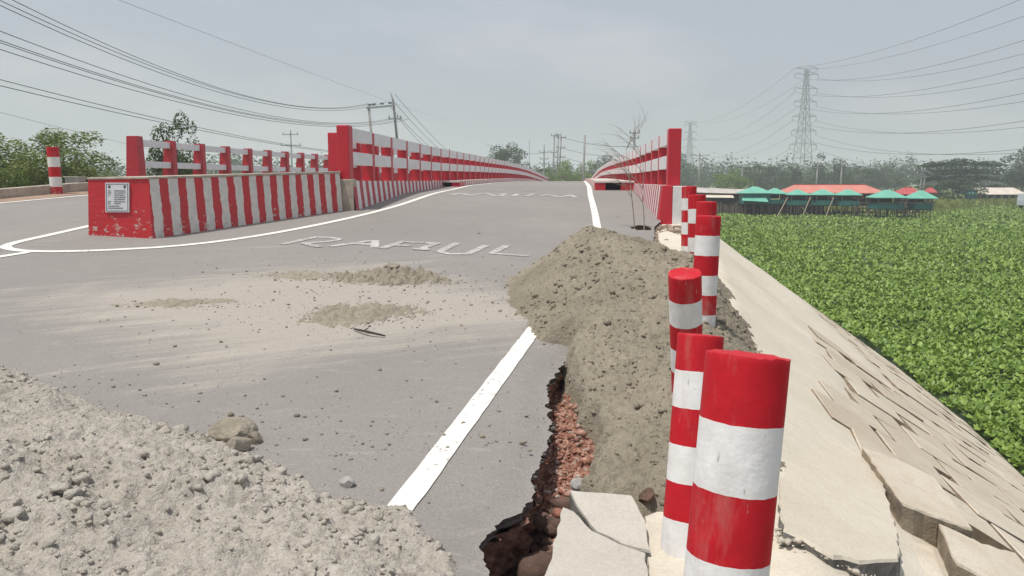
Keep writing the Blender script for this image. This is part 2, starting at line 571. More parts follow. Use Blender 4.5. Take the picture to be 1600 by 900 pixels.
def np_mesh(name, V, F, mats, smooth=True):
    """V (n,3) floats, F (m,k) ints"""
    V = np.ascontiguousarray(V, np.float32)
    F = np.ascontiguousarray(F, np.int32)
    me = bpy.data.meshes.new(name)
    me.vertices.add(len(V))
    me.vertices.foreach_set('co', V.ravel())
    k = F.shape[1]
    me.loops.add(F.size)
    me.loops.foreach_set('vertex_index', F.ravel())
    me.polygons.add(len(F))
    me.polygons.foreach_set('loop_start', np.arange(0, F.size, k, dtype=np.int32))
    if smooth:
        me.polygons.foreach_set('use_smooth', np.ones(len(F), bool))
    for m in (mats if isinstance(mats, (list, tuple)) else [mats]):
        me.materials.append(MAT[m])
    me.update(calc_edges=True)
    me.validate()
    return me

def vnoise(x, y, seed=0):
    """2-D value noise in [-1, 1]"""
    xi = np.floor(x).astype(np.int64)
    yi = np.floor(y).astype(np.int64)
    fx, fy = x - xi, y - yi
    fx = fx * fx * fx * (fx * (fx * 6 - 15) + 10)
    fy = fy * fy * fy * (fy * (fy * 6 - 15) + 10)
    def h(a, b):
        n = (a * 374761393 + b * 668265263 + seed * 1442695041) & 0x7fffffff
        n = ((n ^ (n >> 13)) * 1274126177) & 0x7fffffff
        n = n ^ (n >> 16)
        return (n & 0xffff) / 32767.5 - 1
    a = h(xi, yi) * (1 - fx) + h(xi + 1, yi) * fx
    b = h(xi, yi + 1) * (1 - fx) + h(xi + 1, yi + 1) * fx
    return a * (1 - fy) + b * fy

def fbm(x, y, f, octs=4, seed=0, gain=0.5):
    r = 0
    a = 1.0
    for i in range(octs):
        r = r + a * vnoise(x * f + 17.3 * i, y * f - 9.1 * i, seed + i)
        f *= 2.03
        a *= gain
    return r

def sstep(a, b, x):
    t = np.clip((x - a) / (b - a), 0, 1)
    return t * t * (3 - 2 * t)

# ------------------------------------------------------------------ the lie of the land (metres; +Y along the bridge)
ZY = [-60, -5, 0, 3, 8, 12, 15.5, 20, 25, 27, 35, 50, 60, 75, 100, 130, 200]
ZZ = [-.3, -.05, 0, .08, .40, .69, .945, 1.22, 1.43, 1.47, 1.55, 1.64, 1.63, 1.5, 1.12, .6, -.3]

def road_z(x, y):
    x = np.asarray(x, float)
    y = np.asarray(y, float)
    b = sum(np.interp(y + d, ZY, ZZ) for d in (-1.0, -.5, 0, .5, 1.0)) / 5
    k = sstep(1, 10, y) * (1 - sstep(19, 25, y))
    return b - .029 * (np.clip(x, -14, 4) + 1.4) * k

EDGE_Y = [-30, -6, 0, 1, 2, 2.5, 2.81, 3.09, 3.37, 3.62, 3.96, 4.3, 4.6, 4.9, 5.28, 5.86, 6.16, 7, 8.5, 10, 11.33, 13.66, 14.6, 15.2, 16, 26, 130]
EDGE_X = [.8, .6, .45, .2, -.08, -.25, -.32, -.38, -.27, -.215, -.19, -.155, -.16, -.18, -.21, -.08, .06, .35, .7, .95, 1.06, 1.32, 1.43, 1.60, 1.63, 1.63, 1.63]
def edge_x(y):
    y = np.asarray(y, float)
    e = np.interp(y, EDGE_Y, EDGE_X)
    rough = (1 - sstep(14.4, 15.2, y)) * sstep(-1, 2, y)
    near = sstep(2, 2.6, y) * (1 - sstep(6.4, 7.5, y))
    z0 = np.zeros_like(y)
    return e + rough * (.022 * fbm(y, z0, 3.1, 2, 5) + near * (.016 * fbm(y, z0, 13, 3, 9) + .007 * fbm(y, z0 + 3, 55, 1, 3)))

LEFT_Y = [-30, 8, 13, 15.17, 17.45, 18.6, 130]
LEFT_X = [-24, -14.2, -12.75, -12.15, -11.65, -10.95, -10.9]

XCY = [-8, 0, 2, 4, 6.4, 9, 11, 15, 20]
XC = [.85, .88, .92, 1.05, 1.4, 1.75, 2.0, 2.25, 2.3]
XTY = [-8, 0, 5, 10.6, 13, 17, 20]
XT = [4.6, 5.0, 5.5, 6.1, 6.5, 6.95, 7.2]
WATER = -2.4
def emb_z(x, y):
    yy = np.minimum(y, 20.)
    xc = np.interp(yy, XCY, XC)
    xt = np.interp(yy, XTY, XT)
    zc = road_z(xc, yy) - .04
    d = np.where(y > 20, np.sqrt(np.maximum(x - xc, 0) ** 2 + np.maximum(y - 20, 0) ** 2), x - xc)
    return np.where(d > 0, zc - (zc - WATER) * d / (xt - xc), zc)

# ------------------------------------------------------------------ structure: water, banks, road
me = MB().add([(-1500, -200, WATER), (2500, -200, WATER), (2500, 3000, WATER), (-1500, 3000, WATER)], [(0, 1, 2, 3)]).mesh('water', 'water')
tag(place('water', me), kind='structure')
me = MB().add([(-1600, -300, WATER - 1.2), (2600, -300, WATER - 1.2), (2600, 3100, WATER - 1.2), (-1600, 3100, WATER - 1.2)], [(0, 1, 2, 3)]).mesh('riverbed', 'earth')
tag(place('riverbed', me), kind='structure')

def grid_mesh(name, xs, ys, zfun, mat, keep=None, grain=0.0, smooth=True):
    X, Y = np.meshgrid(xs, ys)
    if grain:
        X = X + rng.uniform(-.3, .3, X.shape) * (xs[1] - xs[0])
        Y = Y + rng.uniform(-.3, .3, Y.shape) * (ys[1] - ys[0])
    Z = zfun(X, Y)
    if grain:
        Z = Z + rng.normal(0, grain, Z.shape)
    nx, ny = len(xs), len(ys)
    V = np.stack([X, Y, Z], -1).reshape(-1, 3)
    i = np.arange(nx * ny).reshape(ny, nx)
    F = np.stack([i[:-1, :-1], i[:-1, 1:], i[1:, 1:], i[1:, :-1]], -1).reshape(-1, 4)
    if keep is not None:
        k = keep(X, Y, Z).reshape(-1)
        F = F[k[F].any(1)]
        used = np.unique(F)
        mp = np.full(len(V), -1)
        mp[used] = np.arange(len(used))
        V = V[used]
        F = mp[F]
    return np_mesh(name, V, F, mat, smooth)

# far bank behind the stilt restaurant, running to the horizon
def far_edge(x):
    return np.interp(x, [-1500, -60, 5, 14, 30, 46, 52, 62, 90, 300, 2500], [108, 104, 104, 99, 97, 104, 112, 126, 118, 150, 150])
xs = np.concatenate([np.linspace(-1500, -80, 20), np.linspace(-70, 120, 60), np.linspace(140, 2500, 26)])
ts = np.concatenate([np.linspace(0, 6, 7), np.linspace(10, 60, 12), np.linspace(80, 400, 10), np.linspace(600, 2850, 8)])
X, T = np.meshgrid(xs, ts)
Y = far_edge(X) + T + 1.5 * fbm(X, T, .12, 3, 4)
Z = WATER - .5 + .75 * sstep(0, 4, T) + .25 * sstep(4, 60, T) + .10 * fbm(X, Y, .2, 2, 8) * sstep(0, 6, T)
i = np.arange(X.size).reshape(X.shape)
F = np.stack([i[:-1, :-1], i[:-1, 1:], i[1:, 1:], i[1:, :-1]], -1).reshape(-1, 4)
tag(place('far_bank', np_mesh('far_bank', np.stack([X, Y, Z], -1).reshape(-1, 3), F, 'far_field')), kind='structure')

# verge left of the road
def left_line(y):
    return np.interp(y, LEFT_Y, LEFT_X)
ys = np.concatenate([np.linspace(-40, 4, 8), np.linspace(6, 40, 35), np.linspace(44, 103, 14)])
ds = np.array([-.8, 0, .3, .8, 1.6, 2.5, 4, 6, 9, 13, 20, 40, 100, 400, 1400])
Yg, Dg = np.meshgrid(ys, ds, indexing='ij')
Xg = left_line(Yg) - .12 - Dg
Zg = road_z(left_line(Yg), np.minimum(Yg, 26)) - .16 - 1.9 * sstep(3, 16, Dg) + .12 * fbm(Xg, Yg, .5, 3, 21) * sstep(.2, 2, Dg)
Zg = np.where(Yg > 20, np.minimum(Zg, Zg - 1.0 * sstep(20, 34, Yg)), Zg)
i = np.arange(Xg.size).reshape(Xg.shape)
F = np.stack([i[:-1, :-1], i[1:, :-1], i[1:, 1:], i[:-1, 1:]], -1).reshape(-1, 4)
tag(place('left_bank', np_mesh('left_bank', np.stack([Xg, Yg, Zg], -1).reshape(-1, 3), F, 'grass_bank')), kind='structure')

# asphalt: rows across the road; the broken right-hand edge and the hole are real gaps
rows = np.unique(np.round(np.concatenate([np.arange(-30, 0, 1.5), np.arange(0, 2.3, .1), np.arange(2.3, 7.0, .017), np.arange(7, 13.4, .1),
                       np.arange(13.4, 14.9, .03), np.arange(14.9, 27, .15), np.arange(27, 131, 1.0)]), 3))
offs = np.concatenate([[0, .012, .03], np.arange(.06, .72, .03), np.arange(.75, 3, .15), np.arange(3.2, 8, .4)])
Yr = np.repeat(rows[:, None], len(offs) + 8, 1)
ex = edge_x(rows)
lx = left_line(rows)
Xr = np.empty_like(Yr)
Xr[:, 8:] = ex[:, None] - offs[None]
for j in range(8):
    t = j / 8
    Xr[:, j] = lx + t * (ex - offs[-1] - lx)
Xr[:, 8:] = Xr[:, 8:][:, ::-1]
Zr = road_z(Xr, Yr)
# the lip sags a little where the bed below has washed out
Zr -= .03 * sstep(.22, 0, ex[:, None] - Xr) * (sstep(2.4, 3, Yr) * (1 - sstep(6, 6.6, Yr)))
i = np.arange(Xr.size).reshape(Xr.shape)
F = np.stack([i[:-1, :-1], i[:-1, 1:], i[1:, 1:], i[1:, :-1]], -1).reshape(-1, 4)
V = np.stack([Xr, Yr, Zr], -1).reshape(-1, 3)
cen = V[F].mean(1)
HX, HY = 1.13, 14.12
hr = np.hypot((cen[:, 0] - HX) / .19, (cen[:, 1] - HY) / .34) + .16 * fbm(cen[:, 0], cen[:, 1], 9, 2, 31)
F = F[hr > 1]
road = place('road', np_mesh('road', V, F, 'asphalt'))
tag(road, kind='structure')

# torn thickness of the asphalt and the soil face under it
er = rows[(rows >= 1.2) & (rows <= 7.2)]
def skirt(name, zs, jit, mat, seed, inset=0.0):
    n = len(er)
    Vs = []
    for k, dz in enumerate(zs):
        x = edge_x(er) - inset
        zz = road_z(x, er) - .03 * (sstep(2.4, 3, er) * (1 - sstep(6, 6.6, er)))
        j = 0 if (k == 0 and inset == 0) else jit * (1 + .6 * k / len(zs))
        dx = j * fbm(er, np.full(n, k * .37), 14, 3, seed) - (.01 if k else 0)
        Vs.append(np.stack([x + dx, er + (0 if k == 0 else .3 * j) * fbm(er, np.full(n, 5 + k * .4), 17, 2, seed + 4), zz + dz], -1))
    V = np.stack(Vs, 0)
    i = np.arange(len(zs) * n).reshape(len(zs), n)
    F = np.stack([i[:-1, :-1], i[1:, :-1], i[1:, 1:], i[:-1, 1:]], -1).reshape(-1, 4)
    return place(name, np_mesh(name, V.reshape(-1, 3), F, mat, smooth=False), road)
skirt('asphalt_edge', [0, -.010, -.022, -.034, -.046], .010, 'asphalt_edge', 41)
skirt('soil_face', [-.05, -.09, -.14, -.2, -.26, -.33, -.41, -.5, -.62, -.8], .05, 'soil', 47, inset=.03)
# hole beside the wing wall: a dark bowl under the opening
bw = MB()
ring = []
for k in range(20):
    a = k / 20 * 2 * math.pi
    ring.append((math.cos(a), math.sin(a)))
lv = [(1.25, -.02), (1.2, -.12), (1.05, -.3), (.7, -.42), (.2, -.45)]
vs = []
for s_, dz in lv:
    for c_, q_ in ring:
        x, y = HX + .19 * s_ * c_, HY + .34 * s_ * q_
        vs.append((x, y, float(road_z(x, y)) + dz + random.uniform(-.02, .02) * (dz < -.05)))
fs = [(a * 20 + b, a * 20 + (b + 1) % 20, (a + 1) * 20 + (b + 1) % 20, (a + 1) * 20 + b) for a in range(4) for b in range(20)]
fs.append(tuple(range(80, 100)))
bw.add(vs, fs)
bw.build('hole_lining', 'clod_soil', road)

# painted lines and letters, a few millimetres above the asphalt
def ribbon(pts, w, lift=.007, step=.12):
    mb = MB()
    P = []
    for a, b in zip(pts[:-1], pts[1:]):
        L = math.hypot(b[0] - a[0], b[1] - a[1])
        n = max(1, int(L / step))
        for k in range(n):
            t = k / n
            P.append((a[0] + (b[0] - a[0]) * t, a[1] + (b[1] - a[1]) * t))
    P.append(tuple(pts[-1]))
    n = len(P)
    vs = []
    for k, p in enumerate(P):
        q0, q1 = P[max(k - 1, 0)], P[min(k + 1, n - 1)]
        dx, dy = q1[0] - q0[0], q1[1] - q0[1]
        l = math.hypot(dx, dy) or 1
        ww = w[min(int(k / n * len(w)), len(w) - 1)] if hasattr(w, '__len__') else w
        for s_ in (-1, 1):
            x, y = p[0] + s_ * dy / l * ww / 2 + random.uniform(-.003, .003), p[1] - s_ * dx / l * ww / 2 + random.uniform(-.003, .003)
            vs.append((x, y, float(road_z(x, y)) + lift))
    mb.add(vs, [(2 * k, 2 * k + 1, 2 * k + 3, 2 * k + 2) for k in range(n - 1)])
    return mb

def smooth_pts(P, it=2):
    for _ in range(it):
        Q = [P[0]]
        for a, b in zip(P[:-1], P[1:]):
            Q += [(a[0] * .75 + b[0] * .25, a[1] * .75 + b[1] * .25), (a[0] * .25 + b[0] * .75, a[1] * .25 + b[1] * .75)]
        P = Q + [P[-1]]
    return P

right_line = smooth_pts([(.22, 10.2), (.30, 12.0), (.335, 13.4), (.335, 17.5), (.30, 21.2), (.32, 23.0), (.32, 30)]) + [(.34, 60), (.34, 100)]
isl_line = smooth_pts([(-8.0, 12.2), (-7.93, 10.65), (-7.92, 10.1), (-7.75, 9.72), (-7.25, 9.53), (-6.46, 9.77), (-5.48, 10.48), (-4.71, 12.14), (-3.98, 15.36), (-3.82, 19), (-3.80, 21.65), (-3.78, 24.7)]) + [(-3.75, 60), (-3.75, 100)]
for pts, w in (([(-.815, 3.24), (-.43, 6.33)], .135), ([(-.43, 6.33), (-.34, 7.05), (-.1, 8.8), (.22, 10.2)], .13), (right_line, .14), (isl_line, .14),
               ([(-7.22, 9.50), (-7.4, 8.95), (-8.2, 6.2)], .13), ([(-11.95, 12.6), (-11.57, 14.54), (-11.08, 16.68), (-10.5, 19), (-10.4, 30), (-10.4, 60)], .12),
               ([(-.83, 3.1), (-1.1, 1.0)], .135)):
    ribbon(pts, w).build('edge_line', 'road_line', road)
LETTERS = {'R': [[[-4.31, 10.85], [-4.08, 11.66], [-3.82, 11.64], [-3.65, 11.49], [-3.76, 11.26], [-4.08, 11.01]], [[-4.06, 11.03], [-3.7, 10.73]]],
    'A': [[[-3.59, 10.82], [-3.18, 11.45], [-3.09, 11.5], [-2.94, 10.86]], [[-3.32, 11.13], [-3.02, 11.14]]],
    'F': [[[-2.82, 10.81], [-2.68, 11.51], [-2.34, 11.48]], [[-2.75, 11.16], [-2.47, 11.12]]],
    'I': [[[-2.26, 10.87], [-2.16, 11.45]], [[-2.31, 11.46], [-2.08, 11.44]], [[-2.37, 10.87], [-2.13, 10.86]]],
    'U': [[[-1.84, 11.56], [-1.96, 10.74], [-1.79, 10.57], [-1.54, 10.63], [-1.38, 11.44]]],
    'L': [[[-1.07, 11.5], [-1.22, 10.76], [-0.68, 10.64]]],
    'M': [[[-3.29, 19.75], [-3.2, 20.71], [-2.8, 19.81], [-2.55, 21.11], [-2.12, 19.73]]],
    'U ': [[[-2.02, 21.14], [-2.03, 20.14], [-1.87, 19.85], [-1.68, 20.09], [-1.67, 21.05]]],
    'I ': [[[-1.39, 20.18], [-1.23, 21.1]], [[-1.46, 20.25], [-1.26, 20.15]], [[-1.36, 21.17], [-1.12, 21.03]]],
    'M ': [[[-1.0, 20.41], [-0.86, 21.03], [-0.51, 20.17], [-0.23, 21.05], [-0.08, 20.16]]],
    'bars': [[[-2.56, 22.9], [-2.15, 22.5]], [[-1.61, 22.37], [-1.19, 22.35]]]}
for k_, strokes in LETTERS.items():
    mb = MB()
    for q, s_ in enumerate(strokes):
        r_ = ribbon(s_, .125 if k_ in 'RAFIUL' else .15, .007 + .002 * q)
        mb.add(r_.v, r_.f)
    mb.build('painted_letter', 'letter_paint', road)

# bridge deck slab under the road surface
mb = MB()
yy = list(np.arange(24.6, 131, 4.0))
for xa, xb in ((-4.95, 2.1), (-11.1, -5.6)):
    for a, b in zip(yy[:-1], yy[1:]):
        za, zb = float(road_z(-1.4, a)), float(road_z(-1.4, b))
        vs = [(xa, a, za - .9), (xb, a, za - .9), (xb, a, za - .03), (xa, a, za - .03), (xa, b, zb - .9), (xb, b, zb - .9), (xb, b, zb - .03), (xa, b, zb - .03)]
        mb.add(vs, [(0, 1, 5, 4), (1, 2, 6, 5), (3, 0, 4, 7), (0, 3, 2, 1)])
tag(mb.build('bridge_deck', 'concrete_grey'), kind='structure')

# embankment slope right of the road
def emb_surface(X, Y):
    Z = emb_z(X, Y)
    pit = sstep(1.0, 1.6, Y) * (1 - sstep(6.0, 7.2, Y)) * (1 - sstep(.25, .5, X))
    swell = .035 * fbm(X, Y, .9, 3, 14) + .05 * sstep(8, 12, Y) * np.sin((X - 2.2) * 2.1 + Y * .25) * sstep(2.4, 3.2, X)
    blk = sstep(0, .2, X - np.where(Y < 11, 2.2 + np.maximum(Y - 6, 0) * .25, 4.35)) * (1 - sstep(16.6, 17.2, Y)) * sstep(1.0, 1.4, Y)
    return Z - .85 * pit - .075 * blk + swell * sstep(1.2, 2.0, X) * sstep(7.5, 9.5, Y) * (1 - sstep(4.2, 4.8, X)) - .02
xs = np.concatenate([np.arange(-.9, 2.2, .08), np.arange(2.2, 9.4, .15)])
ys = np.concatenate([np.arange(-8, 1, .5), np.arange(1, 16, .14), np.arange(16, 30, .3)])
emb = place('embankment', grid_mesh('embankment', xs, ys, emb_surface, 'concrete_slope',
            keep=lambda X, Y, Z: (X > edge_x(Y) - .35) & ((Y < 15.6) | (X > 1.95))))
tag(emb, kind='structure')

# concrete revetment blocks laid on the slope
def block_mesh(seed, sx, sy, t=.12):
    r = random.Random(seed)
    j = lambda a: r.uniform(-a, a)
    c = [(-sx / 2, -sy / 2), (sx / 2, -sy / 2), (sx / 2, sy / 2), (-sx / 2, sy / 2)]
    c = [(x + j(.028), y + j(.028)) for x, y in c]
    ins = .006
    cx = sum(p[0] for p in c) / 4
    cy = sum(p[1] for p in c) / 4
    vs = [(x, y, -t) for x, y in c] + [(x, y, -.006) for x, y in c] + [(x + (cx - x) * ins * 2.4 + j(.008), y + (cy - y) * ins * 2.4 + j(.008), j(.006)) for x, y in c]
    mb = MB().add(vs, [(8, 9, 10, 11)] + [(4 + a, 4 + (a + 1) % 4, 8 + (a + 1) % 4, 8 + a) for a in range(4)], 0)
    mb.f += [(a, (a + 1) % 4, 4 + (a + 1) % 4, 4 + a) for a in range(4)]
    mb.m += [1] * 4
    return mb.mesh('concrete_block', ['concrete_block', 'joint_shade_dirt'])
simple('joint_shade_dirt', (0.21, 0.165, 0.12), .95, .35, 9, .4)  # dirt brown for block sides, also painting in the shade of the joints
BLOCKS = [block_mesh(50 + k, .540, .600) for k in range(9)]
BIG = [(1.49, 5.26), (1.78, 5.37), (2.03, 5.16), (1.90, 4.72), (1.76, 4.27), (1.60, 3.75), (1.48, 3.46), (1.28, 3.28), (1.09, 3.17), (.90, 3.25), (1.0, 3.7), (1.19, 4.33)]
n_b = 0
for a, yc in enumerate(np.arange(1.1, 17.0, .625)):
    xc = float(np.interp(yc, XCY, XC))
    xt = float(np.interp(yc, XTY, XT))
    zc = float(road_z(xc, yc)) - .04
    L = math.hypot(xt - xc, zc - WATER)
    th = math.atan2(zc - WATER, xt - xc)
    for b, d in enumerate(np.arange(.55, L + .4, .565)):
        x = xc + (d + .18 * ((a % 2) - .5)) * math.cos(th)
        if x < (2.15 + max(0, yc - 6) * .25 if yc > 5.45 else (1.98 if yc > 2.9 else 1.3)):
            continue
        if (yc > 11 and x < 4.3) or (x < 2.62 and 3.4 < yc < 5.3):
            continue
        x2, y2 = x, yc + .16 * math.sin(b * 1.3) + random.uniform(-.02, .02)
        z = float(emb_z(np.array([x2]), np.array([y2]))[0]) - .02
        gy = float(emb_z(np.array([x2]), np.array([y2 + .2]))[0] - emb_z(np.array([x2]), np.array([y2 - .2]))[0]) / .4
        near = max(0, 1 - max(0, y2 - 4.2) / 2.2) * max(0, 1 - max(0, x2 - 2.2) / 1.2)
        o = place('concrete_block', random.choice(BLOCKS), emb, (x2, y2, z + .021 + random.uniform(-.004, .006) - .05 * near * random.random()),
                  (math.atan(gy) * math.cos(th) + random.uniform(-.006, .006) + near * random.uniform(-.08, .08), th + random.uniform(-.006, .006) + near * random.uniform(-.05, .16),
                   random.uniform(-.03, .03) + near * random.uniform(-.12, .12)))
        n_b += 1

# ------------------------------------------------------------------ the collapse: hollow, rubble, slabs
def hollow_z(X, Y):
    e = edge_x(Y)
    d = X - e
    rz = road_z(X, Y)
    dep = np.interp(Y, [1.2, 2.4, 2.9, 3.2, 3.5, 4.0, 4.6, 5.2, 5.8, 6.2, 7.0], [.1, .42, .46, .44, .34, .22, .16, .20, .22, .16, .02])
    wid = np.interp(Y, [2.4, 3.2, 3.6, 4.2, 5.2, 6.2], [.22, .24, .25, .30, .24, .16])
    prof = 1 - .75 * np.clip(d / wid / 1.3, 0, 1)
    rough = .030 * fbm(X, Y, 9, 4, 61, .6) + .018 * np.abs(fbm(X, Y, 24, 2, 66))
    return rz - .07 - dep * prof - .10 * sstep(.2, .32, d) + rough
xs = np.arange(-.62, 1.05, .016)
ys = np.arange(1.3, 7.1, .016)
tag(place('washed_out_bed', grid_mesh('washed_out_bed', xs, ys, hollow_z, 'soil', keep=lambda X, Y, Z: (X > edge_x(Y) - .16) & (X < edge_x(Y) + .62))), kind='structure')

ICO_V = None
def ico_base():
    bm = bmesh.new()
    bmesh.ops.create_icosphere(bm, subdivisions=1, radius=1)
    v = np.array([p.co[:] for p in bm.verts])
    f = np.array([[q.index for q in p.verts] for p in bm.faces])
    bm.free()
    bm = bmesh.new()
    bmesh.ops.create_icosphere(bm, subdivisions=2, radius=1)
    v2 = np.array([p.co[:] for p in bm.verts])
    f2 = np.array([[q.index for q in p.verts] for p in bm.faces])
    bm.free()
    return (v, f), (v2, f2)
ICO1, ICO2 = ico_base()

def lumps(name, P, rad, mat, flat=.75, sink=.25, jag=.28, level=1, smooth=False, seed=3):
    """many crumbs of earth or stone joined into one mesh"""
    r = np.random.default_rng(seed)
    bv, bf = ICO1 if level == 1 else ICO2
    n = len(P)
    k = len(bv)
    j = 1 + jag * r.uniform(-1, 1, (n, k, 1))
    V = bv[None] * j * rad[:, None, None] * r.uniform(.7, 1.3, (n, 1, 3))
    a = r.uniform(0, 6.28, n)
    c, s = np.cos(a)[:, None], np.sin(a)[:, None]
    x = V[:, :, 0] * c - V[:, :, 1] * s
    y = V[:, :, 0] * s + V[:, :, 1] * c
    V = np.stack([x, y, V[:, :, 2] * flat], -1) + P[:, None, :]
    V[:, :, 2] += (rad * flat * (1 - 2 * sink))[:, None]
    F = (bf[None] + (np.arange(n) * k)[:, None, None]).reshape(-1, 3)
    return np_mesh(name, V.reshape(-1, 3), F, mat, smooth)

# brick chips and clay crumbs lying in the break
n = 2600
Y_ = rng.uniform(2.5, 6.25, n)
X_ = edge_x(Y_) + np.abs(rng.normal(.1, .11, n)) + .01
keep = (X_ < edge_x(Y_) + .42) & ((Y_ > 3.3) | (X_ > edge_x(Y_) + .14))
X_, Y_ = X_[keep], Y_[keep]
rad = rng.gamma(1.6, .0038, len(X_)) + .004
for q in range(3):
    sel = rng.random(len(X_)) < (.45 if q == 0 else .33)
    simple('brick_chip_%d' % q, [(0.30, 0.135, 0.09), (0.44, 0.25, 0.185), (0.38, 0.33, 0.285)][q], .95, .35, 20, .5)
    P = np.stack([X_[sel], Y_[sel], hollow_z(X_[sel], Y_[sel])], -1)
    if q == 2:
        P, rr = P[::3], rad[sel][::3]
    else:
        rr = rad[sel]
    tag(place('brick_rubble', lumps('brick_rubble', P, rr, 'brick_chip_%d' % q, .7, .3, .4, seed=70 + q)),
        ['dark red brick chips strewn along the broken asphalt edge', 'pale orange brick chips mixed into the washed out road bed', 'grey stone chips lying among the brick rubble in the break'][q], 'rubble', kind='stuff')
n = 420
Y_ = rng.uniform(2.55, 3.9, n)
X_ = edge_x(Y_) + np.abs(rng.normal(.05, .08, n))
P = np.stack([X_, Y_, hollow_z(X_, Y_)], -1)
tag(place('clay_crumbs', lumps('clay_crumbs', P, rng.gamma(2.5, .009, n) + .008, 'clod_soil', .8, .3, .35, seed=81)),
    'dark damp clay crumbs at the bottom of the road break', 'clay', kind='stuff')
# crumbs of torn asphalt along the lip
n = 45
Y_ = rng.uniform(3.7, 6.2, n)
X_ = edge_x(Y_) + rng.normal(.004, .010, n)
P = np.stack([X_, Y_, road_z(X_, Y_) - .035 - np.abs(rng.normal(0, .018, n))], -1)
tag(place('asphalt_crumbs', lumps('asphalt_crumbs', P, rng.gamma(2.0, .003, n) + .004, 'asphalt_edge', .8, .5, .35, seed=83)),
    'black crumbs of torn asphalt along the broken lip', 'rubble', kind='stuff')

def slab(name, poly, z_top, thick, label, cat, mats=('concrete_slab', 'concrete_broken'), tilt=(0, 0), rough=.008, group=None):
    """broken slab: plan outline subdivided and chipped, top plane z = z0 + tilt.(x - cx, y - cy)"""
    P = []
    n = len(poly)
    for k in range(n):
        a, b = poly[k], poly[(k + 1) % n]
        L = math.hypot(b[0] - a[0], b[1] - a[1])
        m = max(1, int(L / .06))
        for q in range(m):
            t = q / m
            P.append((a[0] + (b[0] - a[0]) * t + (random.uniform(-rough, rough) if q else 0), a[1] + (b[1] - a[1]) * t + (random.uniform(-rough, rough) if q else 0)))
    cx = sum(p[0] for p in P) / len(P)
    cy = sum(p[1] for p in P) / len(P)
    zt = lambda p: tilt[0] * (p[0] - cx) + tilt[1] * (p[1] - cy)
    area = sum(P[i][0] * P[(i + 1) % len(P)][1] - P[(i + 1) % len(P)][0] * P[i][1] for i in range(len(P)))
    if area < 0:
        P.reverse()
    m = len(P)
    vs, fs, mi = [], [], []
    lv = [(1.0, -thick), (1.0, -thick * .45), (1.0, -.012), (.985, 0.0)]
    for li, (sc, dz) in enumerate(lv):
        for p in P:
            j = random.uniform(-rough, rough) * 1.4 if li in (0, 1) else 0
            vs.append(((p[0] - cx) * (sc + j), (p[1] - cy) * (sc + j), zt(p) + dz + (random.uniform(-.004, .004) if li == 2 else 0)))
    mb = MB()
    side = [(l * m + k, l * m + (k + 1) % m, (l + 1) * m + (k + 1) % m, (l + 1) * m + k) for l in range(3) for k in range(m)]
    mb.add(vs, [tuple(range(3 * m, 4 * m))] + [tuple(reversed(range(m)))], 0)
    mb.f += side
    mb.m += [1 if k < 2 * m else 0 for k in range(len(side))]
    o = mb.build(name, list(mats), loc=(cx, cy, z_top))
    return tag(o, label, cat, group)

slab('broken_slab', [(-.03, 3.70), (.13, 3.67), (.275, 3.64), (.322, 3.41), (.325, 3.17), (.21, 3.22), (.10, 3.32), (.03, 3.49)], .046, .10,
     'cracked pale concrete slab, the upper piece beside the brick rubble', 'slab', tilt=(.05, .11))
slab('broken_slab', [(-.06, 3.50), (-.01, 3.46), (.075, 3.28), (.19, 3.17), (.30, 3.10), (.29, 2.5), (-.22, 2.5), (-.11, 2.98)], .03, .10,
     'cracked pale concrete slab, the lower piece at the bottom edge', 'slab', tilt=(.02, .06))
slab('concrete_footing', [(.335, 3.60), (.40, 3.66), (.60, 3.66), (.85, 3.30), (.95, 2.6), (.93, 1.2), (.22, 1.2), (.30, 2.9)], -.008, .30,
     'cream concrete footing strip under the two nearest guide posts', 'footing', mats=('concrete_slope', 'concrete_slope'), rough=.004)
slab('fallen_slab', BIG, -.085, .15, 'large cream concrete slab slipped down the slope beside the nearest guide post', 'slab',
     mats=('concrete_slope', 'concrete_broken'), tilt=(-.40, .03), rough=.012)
n = 200
t_ = rng.random(n)
X_ = .86 + .52 * t_ + rng.normal(0, .03, n)
Y_ = 3.30 - .10 * t_ + rng.normal(0, .05, n)
P = np.stack([X_, Y_, emb_z(X_, Y_) + .01], -1)
simple('mortar_crumb', (0.50, 0.455, 0.38), .95, .3, 12, .4)
tag(place('mortar_crumbs', lumps('mortar_crumbs', P, rng.gamma(1.2, .0035, n) + .003, 'mortar_crumb', .6, .45, .45, seed=88)),
    'crumbled mortar along the lower end of the slipped slab', 'rubble', kind='stuff')
simple('concrete_side_shade', (0.30, 0.25, 0.185), .95, .35, 10, .7)  # darker than the tops: end shade painted into the block sides' colour
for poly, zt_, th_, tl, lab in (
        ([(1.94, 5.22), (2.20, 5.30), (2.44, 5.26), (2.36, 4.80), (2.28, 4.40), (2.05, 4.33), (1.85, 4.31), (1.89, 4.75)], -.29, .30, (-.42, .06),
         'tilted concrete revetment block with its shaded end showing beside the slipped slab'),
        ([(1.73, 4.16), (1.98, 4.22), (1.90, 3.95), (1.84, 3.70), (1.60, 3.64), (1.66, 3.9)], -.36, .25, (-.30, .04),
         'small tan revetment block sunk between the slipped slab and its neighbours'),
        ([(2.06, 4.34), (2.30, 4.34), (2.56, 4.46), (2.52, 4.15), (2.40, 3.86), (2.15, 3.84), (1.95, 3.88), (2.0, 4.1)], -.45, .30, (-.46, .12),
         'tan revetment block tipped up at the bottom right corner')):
    slab('loose_block', poly, zt_, th_, lab, 'block', mats=('concrete_block', 'concrete_side_shade'), tilt=tl, rough=.010)

# ------------------------------------------------------------------ sand heaps
def billow(X, Y, f, o, s):
    return np.abs(fbm(X, Y, f, o, s))

